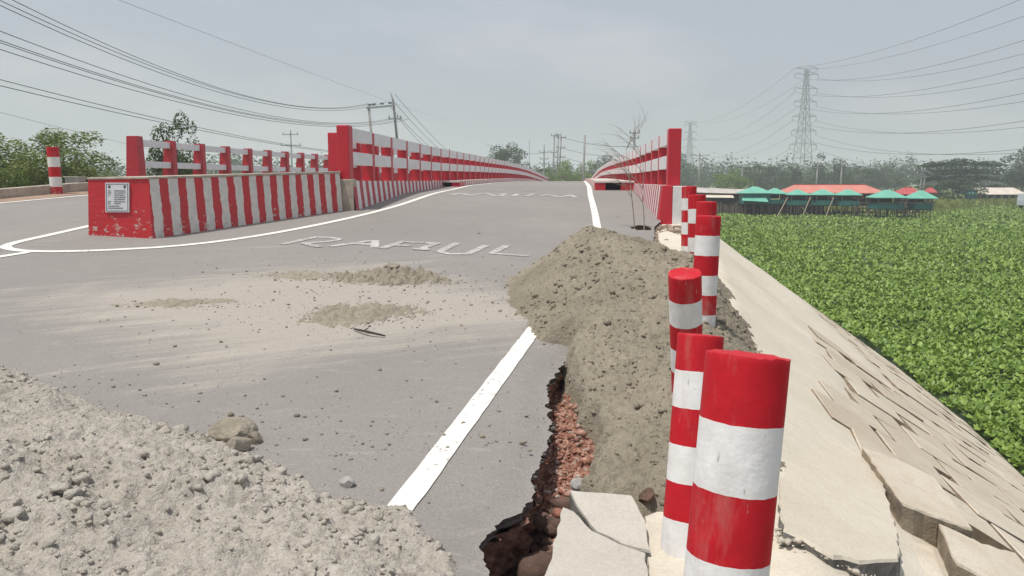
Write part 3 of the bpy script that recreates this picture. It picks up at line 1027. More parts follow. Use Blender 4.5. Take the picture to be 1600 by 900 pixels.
def base_z(X, Y):
    e = edge_x(Y)
    h = np.where((Y > 1.3) & (Y < 7.1) & (X < e + .6), hollow_z(X, Y), emb_surface(X, Y))
    return np.where(X < e, road_z(X, Y), h)

def right_heap(X, Y, fine=True):
    dx = np.where(X < .12, (X - .12) * 1.12, (X - .12) * .40)
    dy = np.where(Y < 8.85, (Y - 8.85) * .52, (Y - 8.85) * 1.05)
    w = .10 * fbm(X, Y, 1.1, 3, 91)
    z1 = 1.15 + .7 * w - .70 * np.sqrt(dx * dx + dy * dy + .002) - .85 * np.maximum(X - 1.25, 0)
    e = edge_x(Y)
    db = np.interp(Y, [3.6, 3.8, 4.1, 4.6, 5.0, 5.3, 5.7, 6.16], [.34, .27, .31, .30, .21, .15, .07, -.05]) + .05 * fbm(X, Y, 3.5, 3, 97)
    z2 = .06 + .155 * (Y - 3.85) - 1.0 * np.maximum(X - 1.05, 0) + .5 * w - .9 * np.maximum(3.78 - Y, 0)
    z2 = z2 - 2.0 * np.maximum(Y - 8.2, 0) - 1.3 * np.maximum(np.interp(Y, [6, 6.3, 7, 8], [.0, -.05, .15, .4]) + .1 * fbm(X, Y, 2.5, 3, 98) - X, 0)
    z = np.maximum(z1, z2) + .02
    k = 9.0
    z = np.log(np.exp(k * z1) + np.exp(k * z2)) / k
    cut = 2.6 * np.maximum(db + .03 - (X - e), 0) * (1 - sstep(6.05, 6.35, Y))
    z = z - cut
    if fine:
        pits = sstep(.75, 1.05, fbm(X, Y, 15, 2, 111)) * .024 + sstep(.7, 1.0, fbm(X, Y, 31, 2, 113)) * .014
        z = z + .030 * (billow(X, Y, 3.1, 3, 101) - .35) + .014 * (billow(X, Y, 12, 3, 105) - .4) + .010 * fbm(X, Y, 30, 2, 109) - pits
    return z

def left_heap_h(X, Y, fine=True):
    by = np.interp(X, [-6, -4.1, -3.0, -2.06, -1.5, -1.02, -.75, -.5, -.2], [6.0, 4.97, 4.42, 3.98, 3.68, 3.38, 3.16, 2.76, 1.9])
    d = (by - Y) * .82 + .10 * fbm(X, Y, 1.6, 3, 121)
    A = np.interp(X, [-5, -3.2, -2, -1, -.4], [.62, .50, .30, .16, .10])
    h = np.where(d > 0, A * (1 - np.exp(-np.maximum(d, 0) / .75)) + .02, d * .35)
    if fine:
        m = sstep(-.25, .3, d)
        h = h + m * (.05 * (billow(X, Y, 2.3, 3, 131) - .3) + .018 * (billow(X, Y, 8.5, 3, 135) - .4) + .017 * (billow(X, Y, 23, 2, 137) - .3) + .009 * fbm(X, Y, 36, 2, 139) - .026 * sstep(.6, .95, fbm(X, Y, 11, 2, 141)) - .014 * sstep(.68, 1.0, fbm(X, Y, 27, 2, 143)))
    return h

xs = np.arange(-1.15, 2.75, .0135)
ys = np.arange(3.3, 10.6, .0155)
heap_r = place('sand_heap', grid_mesh('sand_heap', xs, ys, right_heap, 'sand_damp', keep=lambda X, Y, Z: Z > base_z(X, Y) - .03, grain=.0055, smooth=False))
tag(heap_r, 'peaked heap of grey sand spilling over the road edge between the guide posts', 'sand heap')
xs = np.arange(-5.2, -.15, .0120)
ys = np.arange(1.2, 5.4, .0120)
heap_l = place('sand_heap', grid_mesh('sand_heap', xs, ys, lambda X, Y: road_z(X, Y) + left_heap_h(X, Y), 'sand', keep=lambda X, Y, Z: left_heap_h(X, Y) > -.03, grain=.0045, smooth=False))
tag(heap_l, 'broad lumpy spread of grey sand filling the lower left corner', 'sand heap')

def patch(cx, cy, ax, ay, h, seed, res, label, bias=.35, rot=0.0):
    """low spread of loose sand, thinning to nothing"""
    xs = np.arange(cx - ax * 1.3, cx + ax * 1.3, res)
    ys = np.arange(cy - ay * 1.3, cy + ay * 1.3, res)
    def hh(X, Y):
        u, v = (X - cx), (Y - cy)
        c, s = math.cos(rot), math.sin(rot)
        u, v = (u * c + v * s) / ax, (-u * s + v * c) / ay
        r = np.sqrt(u * u + v * v)
        n_ = fbm(X, Y, 2.2, 5, seed, .62) + .35 * fbm(X, Y, 11, 3, seed + 9, .7)
        return h * (1 - r + .45 * n_ + .5 * fbm(X, Y, 24, 2, seed + 3)) - bias * h * .5 + (.022 * billow(X, Y, 12, 3, seed + 5) - .009) * sstep(1.2, .2, r)
    o = place('sand_patch', grid_mesh('sand_patch', xs, ys, lambda X, Y: road_z(X, Y) + hh(X, Y), 'sand_road', keep=lambda X, Y, Z: hh(X, Y) > -.02, grain=.005, smooth=False))
    return tag(o, label, 'sand')
patch(-2.15, 8.75, .62, .34, .11, 151, .015, 'small mound of sand on the road below the lettering, dark clod on top')
patch(-2.05, 7.05, .55, .42, .045, 161, .015, 'flat gravelly patch of sand on the road, above the stick')
patch(-3.10, 8.7, .55, .22, .035, 171, .022, 'thin dark streak of sand on the road left of the small mound', rot=.1)
patch(-3.9, 7.2, .55, .16, .030, 181, .022, 'narrow ridge of tracked sand on the road at the left', rot=.35)

def on_left(X, Y):
    return road_z(X, Y) + np.maximum(left_heap_h(X, Y), 0)
def on_right(X, Y):
    return np.maximum(right_heap(X, Y), base_z(X, Y))
n = 9000
X_ = rng.uniform(-5.0, -.4, n)
Y_ = rng.uniform(1.3, 5.4, n)
h = left_heap_h(X_, Y_)
k_ = h > -.012
X_, Y_ = X_[k_], Y_[k_]
P = np.stack([X_, Y_, on_left(X_, Y_)], -1)
den = sstep(-.5, .7, fbm(X_, Y_, 1.4, 3, 203))
rad = np.minimum((rng.gamma(1.3, .0050, len(X_)) + .003) * (.55 + .75 * den), .032)
big_ = rad > .016
tag(place('sand_clods', lumps('sand_clods', P[~big_], rad[~big_], 'sand', .75, .4, .42, seed=191)),
    'small crumbs of sand lying all over the lower left spread', 'sand', kind='stuff')
tag(place('sand_clods', lumps('sand_clods', P[big_], rad[big_], 'sand', .7, .35, .34, level=2, seed=193)),
    'fist sized sand clods scattered over the lower left spread', 'sand', kind='stuff')
n = 6500
X_ = rng.uniform(-1.1, 2.1, n)
Y_ = rng.uniform(3.7, 10, n)
k_ = right_heap(X_, Y_) > base_z(X_, Y_) + .005
X_, Y_ = X_[k_], Y_[k_]
P = np.stack([X_, Y_, on_right(X_, Y_)], -1)
den = sstep(-.5, .7, fbm(X_, Y_, 1.4, 3, 207))
rad = np.minimum((rng.gamma(1.25, .0056, len(X_)) + .003) * (.55 + .75 * den), .032)
tag(place('sand_clods', lumps('sand_clods', P, rad, 'sand_damp', .75, .4, .42, seed=195)),
    'sand crumbs lying on the peaked heap beside the guide posts', 'sand', kind='stuff')
# strays on the asphalt round both heaps and the patches
c_ = []
for cx, cy, sx, sy, n in ((-2.3, 7.9, 1.2, 1.1, 620), (-.75, 7.9, .25, .9, 130), (-1.6, 4.1, 1.1, .35, 300), (-2.4, 6.0, 2.0, 1.6, 130), (-3.4, 4.9, .7, .3, 100), (-.3, 5.2, .15, .8, 50), (-1.5, 12, 2.5, 2.5, 90), (-2.05, 7.05, .32, .22, 420), (-2.1, 8.72, .4, .2, 300), (-3.1, 8.7, .4, .12, 160), (-3.9, 7.2, .4, .1, 120)):
    c_.append(np.stack([rng.normal(cx, sx, n), rng.normal(cy, sy, n)], -1))
c_ = np.concatenate(c_)
c_ = c_[c_[:, 0] < edge_x(c_[:, 1]) - .02]
P = np.stack([c_[:, 0], c_[:, 1], road_z(c_[:, 0], c_[:, 1])], -1)
tag(place('stray_grit', lumps('stray_grit', P, rng.gamma(1.3, .0030, len(P)) + .0025, 'clod_dark', .7, .3, .35, seed=197)),
    'stray crumbs of earth scattered over the open asphalt', 'grit', kind='stuff')

def boulder(name, x, y, z, d, mat, label, cat, seed, rz=0.0):
    bm = bmesh.new()
    bmesh.ops.create_icosphere(bm, subdivisions=4, radius=1)
    r = np.random.default_rng(seed)
    v = np.array([p.co[:] for p in bm.verts])
    pl = r.normal(size=(9, 3))
    pl /= np.linalg.norm(pl, axis=1)[:, None]
    for q in pl:                                        # flat broken facets
        dd = v @ q
        lim = r.uniform(.62, .85)
        v = v - np.maximum(dd - lim, 0)[:, None] * q * .9
    v += .05 * fbm(v[:, 0] * 2 + v[:, 2], v[:, 1] * 2 - v[:, 2], 2.2, 4, seed)[:, None] * v
    for p, c in zip(bm.verts, v):
        p.co = (c[0] * d[0], c[1] * d[1], c[2] * d[2])
    me = bpy.data.meshes.new(name)
    bm.to_mesh(me)
    bm.free()
    me.materials.append(MAT[mat])
    o = place(name, me, None, (x, y, z), (0, 0, rz))
    return tag(o, label, cat)
z0 = float(road_z(-1.85, 3.95))
boulder('mud_lump', -1.93, 4.03, z0 + .055, (.135, .10, .085), 'mud_lump', 'largest dried mud lump, tan and cracked, at the edge of the lower left sand', 'lump', 5, .3)
boulder('mud_lump', -1.84, 3.88, z0 + .035, (.085, .06, .055), 'mud_lump', 'grey mud lump leaning against the front of the largest lump', 'lump', 8, 1.0)
boulder('mud_lump', -1.80, 4.02, z0 + .025, (.045, .04, .045), 'clod_dark', 'small dark clod at the right end of the largest lump', 'lump', 12)
boulder('mud_lump', -2.04, 3.91, z0 + .03, (.05, .045, .04), 'clod_dark', 'small brown clod at the left foot of the largest lump', 'lump', 15)
boulder('stone', -1.12, 3.53, float(road_z(-1.12, 3.53)) + .018, (.042, .034, .03), 'concrete_grey', 'small grey stone at the tip of the sand near the white line', 'stone', 21)
boulder('dark_clod', -2.19, 8.85, float(road_z(-2.19, 8.85)) + .12, (.12, .07, .05), 'clod_dark', 'dark clod sitting on top of the small sand mound', 'clod', 25)
boulder('dark_clod', .60, 3.98, float(on_right(np.array([.60]), np.array([3.98]))[0]) + .012, (.035, .045, .03), 'clod_soil', 'black clod on the sand just left of the second guide post', 'clod', 27)
boulder('stone', .02, 3.83, .04, (.05, .04, .04), 'concrete_grey', 'grey stone wedged above the cracked slab', 'stone', 33)
boulder('dark_clod', .36, 3.74, .03, (.045, .06, .04), 'clod_soil', 'dark clod in the gap between the cracked slab and the footing', 'clod', 35)

tw = []
for k in range(9):
    t = k / 8
    x, y = -1.95 + .33 * t, 6.46 - .19 * t - .06 * math.sin(t * 3.1)
    tw.append((x, y, float(road_z(x, y)) + .014 + .02 * math.sin(t * 3.1)))
mb = MB()
mb.tube(tw, [.006, .009, .011, .011, .012, .011, .010, .009, .006], 7)
mb.tube([tw[3], (tw[3][0] + .03, tw[3][1] + .05, tw[3][2] + .02)], [.007, .003], 6)
tag(mb.build('stick', 'twig_bark', smooth=True), 'short dark curved stick lying on the open asphalt', 'stick')

# ------------------------------------------------------------------ guide posts
def post_mesh(name, h, r, mat, seed):
    rr = random.Random(seed)
    n = 44
    lv = [(0, 1.0), (h * .2, 1.0), (h * .4, 1.0), (h * .6, 1.0), (h * .8, 1.0), (h - .02, 1.0), (h - .006, .998), (h - .001, .985)]
    vs = []
    ph = rr.uniform(0, 6)
    for z, s_ in lv:
        for k in range(n):
            a = 2 * math.pi * k / n
            q = r * s_ * (1 + .012 * math.sin(2 * a + ph) + .010 * math.sin(3 * a + z * 4 + ph) + rr.uniform(-.003, .003))
            chip = rr.uniform(0, .006) if z > h - .01 else 0
            vs.append((q * math.cos(a), q * math.sin(a), z - chip))
    fs = [(l * n + k, l * n + (k + 1) % n, (l + 1) * n + (k + 1) % n, (l + 1) * n + k) for l in range(len(lv) - 1) for k in range(n)]
    t = len(vs)
    vs += [vs[(len(lv) - 1) * n + k] for k in range(n)]
    vs.append((0, 0, h + .002))
    c = len(vs) - 1
    fs += [(t + k, t + (k + 1) % n, c) for k in range(n)]
    return MB().add(vs, fs).mesh(name, mat, smooth=True)

def guide_post(top, h, mesh, lean_fwd, lean_right, label, spin=0.0):
    """top: where the centre of its top sits; leaning about its foot"""
    ax = Vector((math.sin(R(lean_right)), math.sin(R(lean_fwd)), 0))
    ax.z = math.sqrt(max(.1, 1 - ax.x ** 2 - ax.y ** 2))
    o = place('guide_post', mesh, None, Vector(top) - ax * h)
    q = Vector((0, 0, 1)).rotation_difference(ax)
    o.rotation_mode = 'QUATERNION'
    o.rotation_quaternion = q @ Euler((0, 0, spin)).to_quaternion()
    return tag(o, label, 'guide post', 'red and white guide posts')
pm = post_mesh('guide_post', .98, .1, 'band_paint', 1)
pt = post_mesh('guide_post', 1.2, .1, 'band_paint_tall', 2)
guide_post((.41, 1.86, 1.19), 1.2, pt, 8, 4.8, 'nearest and largest red and white guide post, cut by the bottom edge', .5)
guide_post((.55, 3.43, .925), 1.2, pt, 10, 4.2, 'second nearest guide post, standing on the cream footing close behind the largest', 2.0)
guide_post((.635, 4.64, 1.06), .98, pm, -15, -5, 'leaning guide post with its round pink top showing, sunk in the sand', 1.1)
guide_post((1.06, 6.44, 1.325), .98, pm, 1, 1.0, 'guide post at the right foot of the peaked sand heap, four bands showing', 3.0)
guide_post((1.245, 7.68, 1.41), .98, pm, 0, .5, 'guide post hidden right behind the one at the foot of the heap', 4.0)
guide_post((1.345, 9.01, 1.455), .98, pm, 1, -1.5, 'second farthest guide post in the right hand row', 5.0)
guide_post((1.50, 10.76, 1.54), .98, pm, 0, -1, 'farthest guide post in the right hand row, nearest the bridge', .2)
pl = post_mesh('guide_post', 1.12, .125, 'band_paint_left', 5)
guide_post((-11.93, 16.75, 2.38), 1.12, pl, 0, -1.0, 'lone guide post by the low kerb wall at the far left', 1.0)

# ------------------------------------------------------------------ low kerb wall on the left
mb = MB()
LW = [(-14.6, 6.5), (-13.2, 11.2), (-12.55, 13.6), (-12.35, 15.0), (-12.0, 17.3), (-11.45, 18.7)]
for a, b in zip(LW[:-1], LW[1:]):
    ang = math.atan2(b[1] - a[1], b[0] - a[0])
    nx, ny = -math.sin(ang) * .12, math.cos(ang) * .12
    za, zb = float(road_z(a[0], a[1])), float(road_z(b[0], b[1]))
    P = [(a[0] - nx, a[1] - ny), (b[0] - nx, b[1] - ny), (b[0] + nx, b[1] + ny), (a[0] + nx, a[1] + ny)]
    mb.prism(P, [za - .3, zb - .3, zb - .3, za - .3], [za + .2, zb + .2, zb + .2, za + .2])
tag(mb.build('kerb_wall', 'concrete_kerb', bevel=.012), 'low weathered kerb wall along the left road edge', 'wall')
mb = MB()
mb.add([(-12.5, 10.5, 0), (-11.75, 14.0, 0), (-11.3, 16.7, 0), (-11.0, 18.5, 0), (-11.4, 18.5, 0), (-11.95, 17.2, 0), (-12.3, 14.9, 0), (-13.2, 10.5, 0)], [(0, 1, 6, 7), (1, 2, 5, 6), (2, 3, 4, 5)])
mb.v = [(x, y, float(road_z(x, y)) + .008) for x, y, z in mb.v]
tag(mb.build('dirt_strip', 'earth'), kind='structure')
mb = MB()
mb.box((0, 0, .25), (.34, .30, .5))
mb.box((0, 0, .51), (.38, .34, .03))
tag(mb.build('marker_stone', 'concrete_grey', loc=(-12.12, 17.75, 1.2), bevel=.01), 'grey concrete marker stone behind the lone left guide post', 'marker')

# ------------------------------------------------------------------ painted island wall with the notice plate
IB = (-6.38, 11.02)
isl = empty('island_wall', (IB[0], IB[1], float(road_z(*IB))))
tag(isl, 'thick red and white striped wall end with a white notice plate, between the two carriageways', 'wall')
rz_ = isl.location.z
ang = math.atan2(-4.80 - IB[0], 15.25 - IB[1])        # heading of its right face
Ld = math.hypot(-4.80 - IB[0], 15.25 - IB[1])
isl.rotation_euler = (0, 0, -ang)
def to_isl(p):
    dx, dy = p[0] - IB[0], p[1] - IB[1]
    c, s = math.cos(ang), math.sin(ang)
    return (dx * c - dy * s, dx * s + dy * c)
plan = [(0, 0), (0, Ld), to_isl((-5.95, 17.9)), to_isl((-6.6, 17.6)), to_isl((-7.38, 11.10))]
zb_ = [-.15, float(road_z(-4.8, 15.25)) - rz_ - .15, .2, .2, -.15]
zt_ = [1.64 - rz_, 1.765 - rz_, 1.70 - rz_, 1.66 - rz_, 1.63 - rz_]
batter = [(.06, -.05), (.06, 0), (0, 0), (0, 0), (-.03, -.05)]
vs = [(p[0] + b_[0], p[1] + b_[1], z) for p, b_, z in zip(plan, batter, zb_)] + [(p[0], p[1], z) for p, z in zip(plan, zt_)]
mb = MB()
n_ = 5
fs = [(5, 6, 7, 8, 9), (0, 1, 6, 5), (1, 2, 7, 6), (2, 3, 8, 7), (3, 4, 9, 8)]
mb.add(vs, fs, 0)
mb.add([vs[4], vs[0], vs[5], vs[9]], [(0, 1, 2, 3)], 1)
m = striped('stripe_front', 50, off=10, axis=0, duty=1.0, chips=0.085)
mb.build('wall', ['stripe_island', 'stripe_front'], isl)
mb = MB()                                                # cream coping laid on the top
cp = [(p[0] * 1.0 + (.015 if i < 2 else -.01), p[1] + (-.015 if i in (0, 4) else .01)) for i, p in enumerate(plan)]
mb.prism(cp, [z + .002 for z in zt_], [z + .035 + .012 * (i % 2) for i, z in enumerate(zt_)])
mb.build('coping', 'concrete_kerb', isl, bevel=.008)
# the notice plate, on the front face
fr_a, fr_b = Vector(vs[4]), Vector(vs[0])
fr_c, fr_d = Vector(vs[5]), Vector(vs[9])
ux = (fr_b - fr_a).normalized()
up = (fr_d - fr_a).normalized()
fn = ux.cross(up).normalized()
pw, ph = .40, .44
c0 = fr_d.lerp(fr_c, .50) - up * (.03 + ph / 2 + .02) + fn * .012
def quadbox(mb, c, w, h, t, mi=0):
    q = [c + ux * (sx * w / 2) + up * (sy * h / 2) + fn * (sz * t / 2) for sz in (-1, 1) for sy in (-1, 1) for sx in (-1, 1)]
    mb.add(q, [(0, 2, 3, 1), (4, 5, 7, 6), (0, 1, 5, 4), (2, 6, 7, 3), (0, 4, 6, 2), (1, 3, 7, 5)], mi)
mb = MB()
quadbox(mb, c0, pw, ph, .02)
plq = mb.build('notice_plate', 'plaque_white', isl)
mb = MB()
for sy in (-1, 1):
    quadbox(mb, c0 + up * (sy * (ph / 2 - .02)) + fn * .0115, pw - .036, .007, .003)
for sx in (-1, 1):
    quadbox(mb, c0 + ux * (sx * (pw / 2 - .02)) + fn * .0118, .007, ph - .036, .003)
mb.build('plate_border', 'plaque_ink', plq)
mb = MB()                                                # two round seals and the lines of small print
for sx in (-.13, .13):
    ring_ = [c0 + ux * (sx + .022 * math.cos(a)) + up * (.16 + .022 * math.sin(a)) + fn * .0125 for a in np.linspace(0, 2 * math.pi, 13)[:-1]]
    mb.add(ring_, [tuple(range(12))])
r2 = random.Random(4)
rows_ = [(.10, .05, .19), (.068, .06, .19), (.036, .04, .18), (.004, 0, .19), (-.028, 0, .18), (-.062, .05, .19), (-.09, .04, .11)]
for yy_, w1, w2 in rows_:
    for x0, w in ((-.155, w1), (-.05, w2)):
        x = x0
        while x < x0 + w - .004:
            ww = min(r2.uniform(.008, .028), x0 + w - x)
            quadbox(mb, c0 + ux * (x + ww / 2) + up * (yy_ + r2.uniform(-.0015, .0015)) + fn * .0122, ww, r2.uniform(.008, .012), .002)
            x += ww + .004
for yy_, w in ((-.128, .19), (-.158, .23)):
    x = -.155
    while x < -.155 + w:
        ww = r2.uniform(.01, .03)
        quadbox(mb, c0 + ux * (x + ww / 2) + up * yy_ + fn * .0122, ww, .010, .002)
        x += ww + .005
mb.build('plate_print', 'plaque_ink', plq)

# ------------------------------------------------------------------ bridges: wing walls, kerbs, railings
KERB_Y = [15, 25, 35, 50, 60, 70, 90, 130]
KERB_Z = [1.62, 1.63, 1.72, 1.82, 1.84, 1.80, 1.55, .95]
def kerb_top(y):
    return float(np.interp(y, KERB_Y, KERB_Z))

def wing_wall(name, x_in, x_out, y0, y1, label, base=0.0):
    e = empty(name, (x_in, y0, float(road_z(x_in, y0))))
    zb = e.location.z
    tag(e, label, 'wall')
    n = 12
    mb = MB()
    s = 1 if x_out > x_in else -1
    w = abs(x_out - x_in)
    for k in range(n):
        a, b = y0 + (y1 - y0) * k / n, y0 + (y1 - y0) * (k + 1) / n
        za0, zb0 = float(road_z(x_in, a)) - .2 - zb, float(road_z(x_in, b)) - .2 - zb
        za1, zb1 = kerb_top(a) - zb + base, kerb_top(b) - zb + base
        lo = -1.2
        bt = -s * .10
        vs = [(bt * (za1 - za0), a - y0, za0), (bt * (zb1 - zb0), b - y0, zb0), (0, b - y0, zb1), (0, a - y0, za1), (s * w, a - y0, lo), (s * w, b - y0, lo), (s * w, b - y0, zb1), (s * w, a - y0, za1)]
        fs = [(0, 1, 2, 3), (4, 7, 6, 5), (3, 2, 6, 7)]
        if k == n - 1:
            fs.append((1, 5, 6, 2))
        mb.add(vs, fs if s < 0 else [tuple(reversed(f)) for f in fs])
    mb.build('wall', 'stripe_wing', e)
    return e, zb, w, s

# right wing wall: chamfered red corner and white end face
WX0, WX1 = 1.63, 2.10
e, zb, w, s = wing_wall('wing_wall', WX0, WX1, 15.55, 26.0, 'striped wing wall under the right hand bridge railing, red and white end', base=-.09)
zt = kerb_top(15.5) - zb - .09
mb = MB()
vs = [(-.10, 0, -.25), (-.08, -.12, -.25), (.20, -.17, -.25), (.20, 0, -.25), (0, 0, zt), (.02, -.12, zt), (.20, -.17, zt), (.20, 0, zt)]
mb.add(vs, [(4, 5, 6, 7), (0, 1, 5, 4), (1, 2, 6, 5), (2, 3, 7, 6), (3, 0, 4, 7)])
mb.build('red_end', 'red_paint', e, bevel=.01)
mb = MB()
mb.prism([(.203, -.175), (w, -.175), (w, 0), (.203, 0)], -1.2, zt - .012)
mb.build('white_end', 'white_paint', e, bevel=.012)
# left wing wall of the right hand bridge
e, zb, w, s = wing_wall('wing_wall', -4.55, -4.98, 15.3, 26.4, 'long striped wing wall running on from the island wall to the bridge kerb')
mb = MB()
mb.prism([(0.012, -.001), (.012, .22), (-w, .22), (-w, -.001)], -.2, kerb_top(15.5) - zb + .03)
mb.build('wall_joint', 'concrete_kerb', e, bevel=.01)

def bridge_kerb(name, x_in, x_out, y0, label, drain=(.46, 1.0)):
    """raised kerb walk: striped face, cream top, red end block with the mouth of a drain beside it"""
    e = empty(name, (x_in, y0, float(road_z(x_in, y0))))
    zb = e.location.z
    s = 1 if x_out > x_in else -1
    w = abs(x_out - x_in)
    tag(e, label, 'kerb')
    ys = [y0 + 1.2] + list(np.arange(y0 + 4, 128, 4.0))
    mb = MB()
    for a, b in zip(ys[:-1], ys[1:]):
        ra, rb = float(road_z(x_in, a)) - .03 - zb, float(road_z(x_in, b)) - .03 - zb
        ka, kb = kerb_top(a) - zb, kerb_top(b) - zb
        vs = [(0, a - y0, ra), (0, b - y0, rb), (s * .03, b - y0, kb), (s * .03, a - y0, ka), (s * w, b - y0, kb), (s * w, a - y0, ka)]
        fs = [(0, 3, 2, 1), (3, 5, 4, 2)]
        mb.add(vs, fs if s > 0 else [tuple(reversed(f)) for f in fs])
    mb.build('kerb_face', 'stripe_kerb', e)
    k0 = kerb_top(y0) - zb
    fa, fb = drain
    mb = MB()
    mb.prism([(0, 0), (s * w * fa, 0), (s * w * fa, 1.2), (0, 1.2)], -.1, k0 - .062)
    mb.build('end_block', 'red_paint', e, bevel=.012)
    if fb < 1:
        mb = MB()
        mb.prism([(s * w * fb, 0), (s * w, 0), (s * w, 1.2), (s * w * fb, 1.2)], -.1, k0 - .062)
        mb.build('end_block', 'red_paint', e, bevel=.012)
    mb = MB()
    mb.prism([(-s * .0, -.02), (s * w, -.02), (s * w, 1.2), (0, 1.2)], k0 - .06, k0 + .002)
    mb.build('top_slab', 'stripe_kerb', e, bevel=.01)
    mb = MB()
    mb.prism([(s * w * fa + s * .002, .55), (s * w * fb - s * .002, .55), (s * w * fb - s * .002, 1.2), (s * w * fa + s * .002, 1.2)], -.1, k0 - .064)
    mb.build('drain_back', 'interior_dark', e)
    return e
bridge_kerb('bridge_kerb', .47, 1.64, 23.3, 'raised kerb on the right side of the bridge with a drain mouth beside its red end block', drain=(.27, .66))
bridge_kerb('bridge_kerb', -3.96, -4.58, 25.6, 'raised striped kerb on the left side of the bridge, beyond the lettering')

RAIL_H = 1.10
BAY = 1.72
post_me = MB()
post_me.box((0, 0, RAIL_H / 2 - .03), (.25, .18, RAIL_H - .02))
POST = post_me.mesh('post', 'red_paint')
def rail_mesh():
    mb = MB()
    mb.box((0, 0, 0), (.16, BAY - .17, .26))
    return mb.mesh('rail', 'white_rail')
RAIL = rail_mesh()

def railing(name, x, y0, n, side, label, base=0.0):
    """posts with two white rails between them; side +1: the carriageway lies to +X"""
    zf = kerb_top(y0) + base
    e = empty(name, (x, y0, zf))
    tag(e, label, 'railing')
    mb = MB()
    mb.box((0, -.02, RAIL_H / 2 - .04), (.25, .30, RAIL_H + .10))
    mb.build('end_post', 'red_paint', e, bevel=.018)
    for k in range(n):
        ya, yb = y0 + k * BAY, y0 + (k + 1) * BAY
        za, zb = kerb_top(ya) + base - zf, kerb_top(yb) + base - zf
        sl = math.atan2(zb - za, BAY)
        place('post', POST, e, (0, (k + 1) * BAY, zb))
        ym = (k + .5) * BAY
        zm = (za + zb) / 2
        for hz in (RAIL_H - .16, .46):
            place('rail', RAIL, e, (side * .042, ym, zm + hz), (sl, 0, 0))
    return e
railing('bridge_railing', 1.87, 15.75, 62, -1, 'right hand bridge railing, steep in view, with a tall red end post', base=-.09)
railing('bridge_railing', -4.76, 15.55, 62, 1, 'long railing on the left side of the right hand bridge, sweeping over the crest')
railing('bridge_railing', -5.72, 17.9, 58, -1, 'railing just behind the long one, its red end post showing at its left')

# far left railing: older, tapered posts and thinner rails
def old_railing(x, y0, n, bay, label):
    zf = 1.55
    e = empty('bridge_railing', (x, y0, zf))
    tag(e, label, 'railing')
    mb = MB()
    h = 1.16
    w0, w1 = .25, .17
    vs = [(-w0, -.16, -.2), (w0 * .55, -.16, -.2), (w0 * .55, .16, -.2), (-w0, .16, -.2), (-w1, -.13, h), (w0 * .42, -.13, h), (w0 * .42, .13, h), (-w1, .13, h)]
    mb.add(vs, [(0, 1, 5, 4), (1, 2, 6, 5), (2, 3, 7, 6), (3, 0, 4, 7), (4, 5, 6, 7)])
    mb.build('end_post', 'red_paint_old', e, bevel=.012)
    mb = MB()
    w0, w1 = .27, .13
    h = 1.12
    vs = [(-w0, -.1, -.2), (.1, -.1, -.2), (.1, .1, -.2), (-w0, .1, -.2), (-w1, -.1, h), (.1, -.1, h), (.1, .1, h), (-w1, .1, h)]
    mb.add(vs, [(0, 1, 5, 4), (1, 2, 6, 5), (2, 3, 7, 6), (3, 0, 4, 7), (4, 5, 6, 7)])
    pme = mb.mesh('post', 'red_paint_old')
    rme = MB().box((0, 0, 0), (.13, bay - .16, .16)).mesh('rail', 'white_rail')
    for k in range(n):
        dz = float(np.interp(y0 + k * bay, KERB_Y, KERB_Z)) - 1.62
        if k:
            place('post', pme, e, (0, k * bay, dz))
        for hz in (1.0, .48):
            place('rail', rme, e, (-.03, (k + .5) * bay, dz + hz))
    return e
old_railing(-10.85, 18.3, 44, 1.62, 'far left bridge railing with tapered red posts and two thin white rails')

# concrete drain edge and broken ground at the foot of the right wing wall
mb = MB()
mb.prism([(1.98, 15.2), (2.28, 15.25), (2.05, 12.6), (1.86, 12.6)], [.3, .3, .1, .1], [.80, .80, .62, .62])
tag(mb.build('drain_edge', 'concrete_slab', bevel=.015), 'pale concrete drain edge running from the foot of the right wing wall', 'edging')
slab('washed_apron', [(1.36, 13.4), (1.55, 13.75), (1.72, 13.2), (1.80, 12.2), (1.78, 10.6), (1.5, 9.7), (1.15, 9.8), (1.22, 11.5), (1.30, 12.6)], .60, .12,
     'smooth cream mortar apron between the asphalt and the far guide posts', 'apron', mats=('concrete_slope', 'concrete_slope'), tilt=(-.03, .07), rough=.02)
n = 260
X_ = rng.uniform(1.2, 1.95, n)
Y_ = rng.uniform(11.2, 15.0, n)
X_ = np.maximum(X_, edge_x(Y_) + .02)
P = np.stack([X_, Y_, emb_surface(X_, Y_)], -1)
simple('shoulder_rubble', (0.27, 0.2, 0.15), .95, .35, 8, .5)
tag(place('shoulder_rubble', lumps('shoulder_rubble', P, rng.gamma(2, .018, n) + .012, 'shoulder_rubble', .6, .4, .35, seed=205)), 'brown earth and brick bits beside the hole at the wing wall', 'rubble', kind='stuff')
mb = MB()
mb.tube([(1.50, 9.75, .52), (1.505, 9.9, .75), (1.52, 10.05, .92), (1.60, 10.3, .97), (1.75, 10.9, .92)], .012, 7)
tag(mb.build('white_pipe', 'white_paint', smooth=True), 'thin white pipe bent beside the farther guide posts', 'pipe')

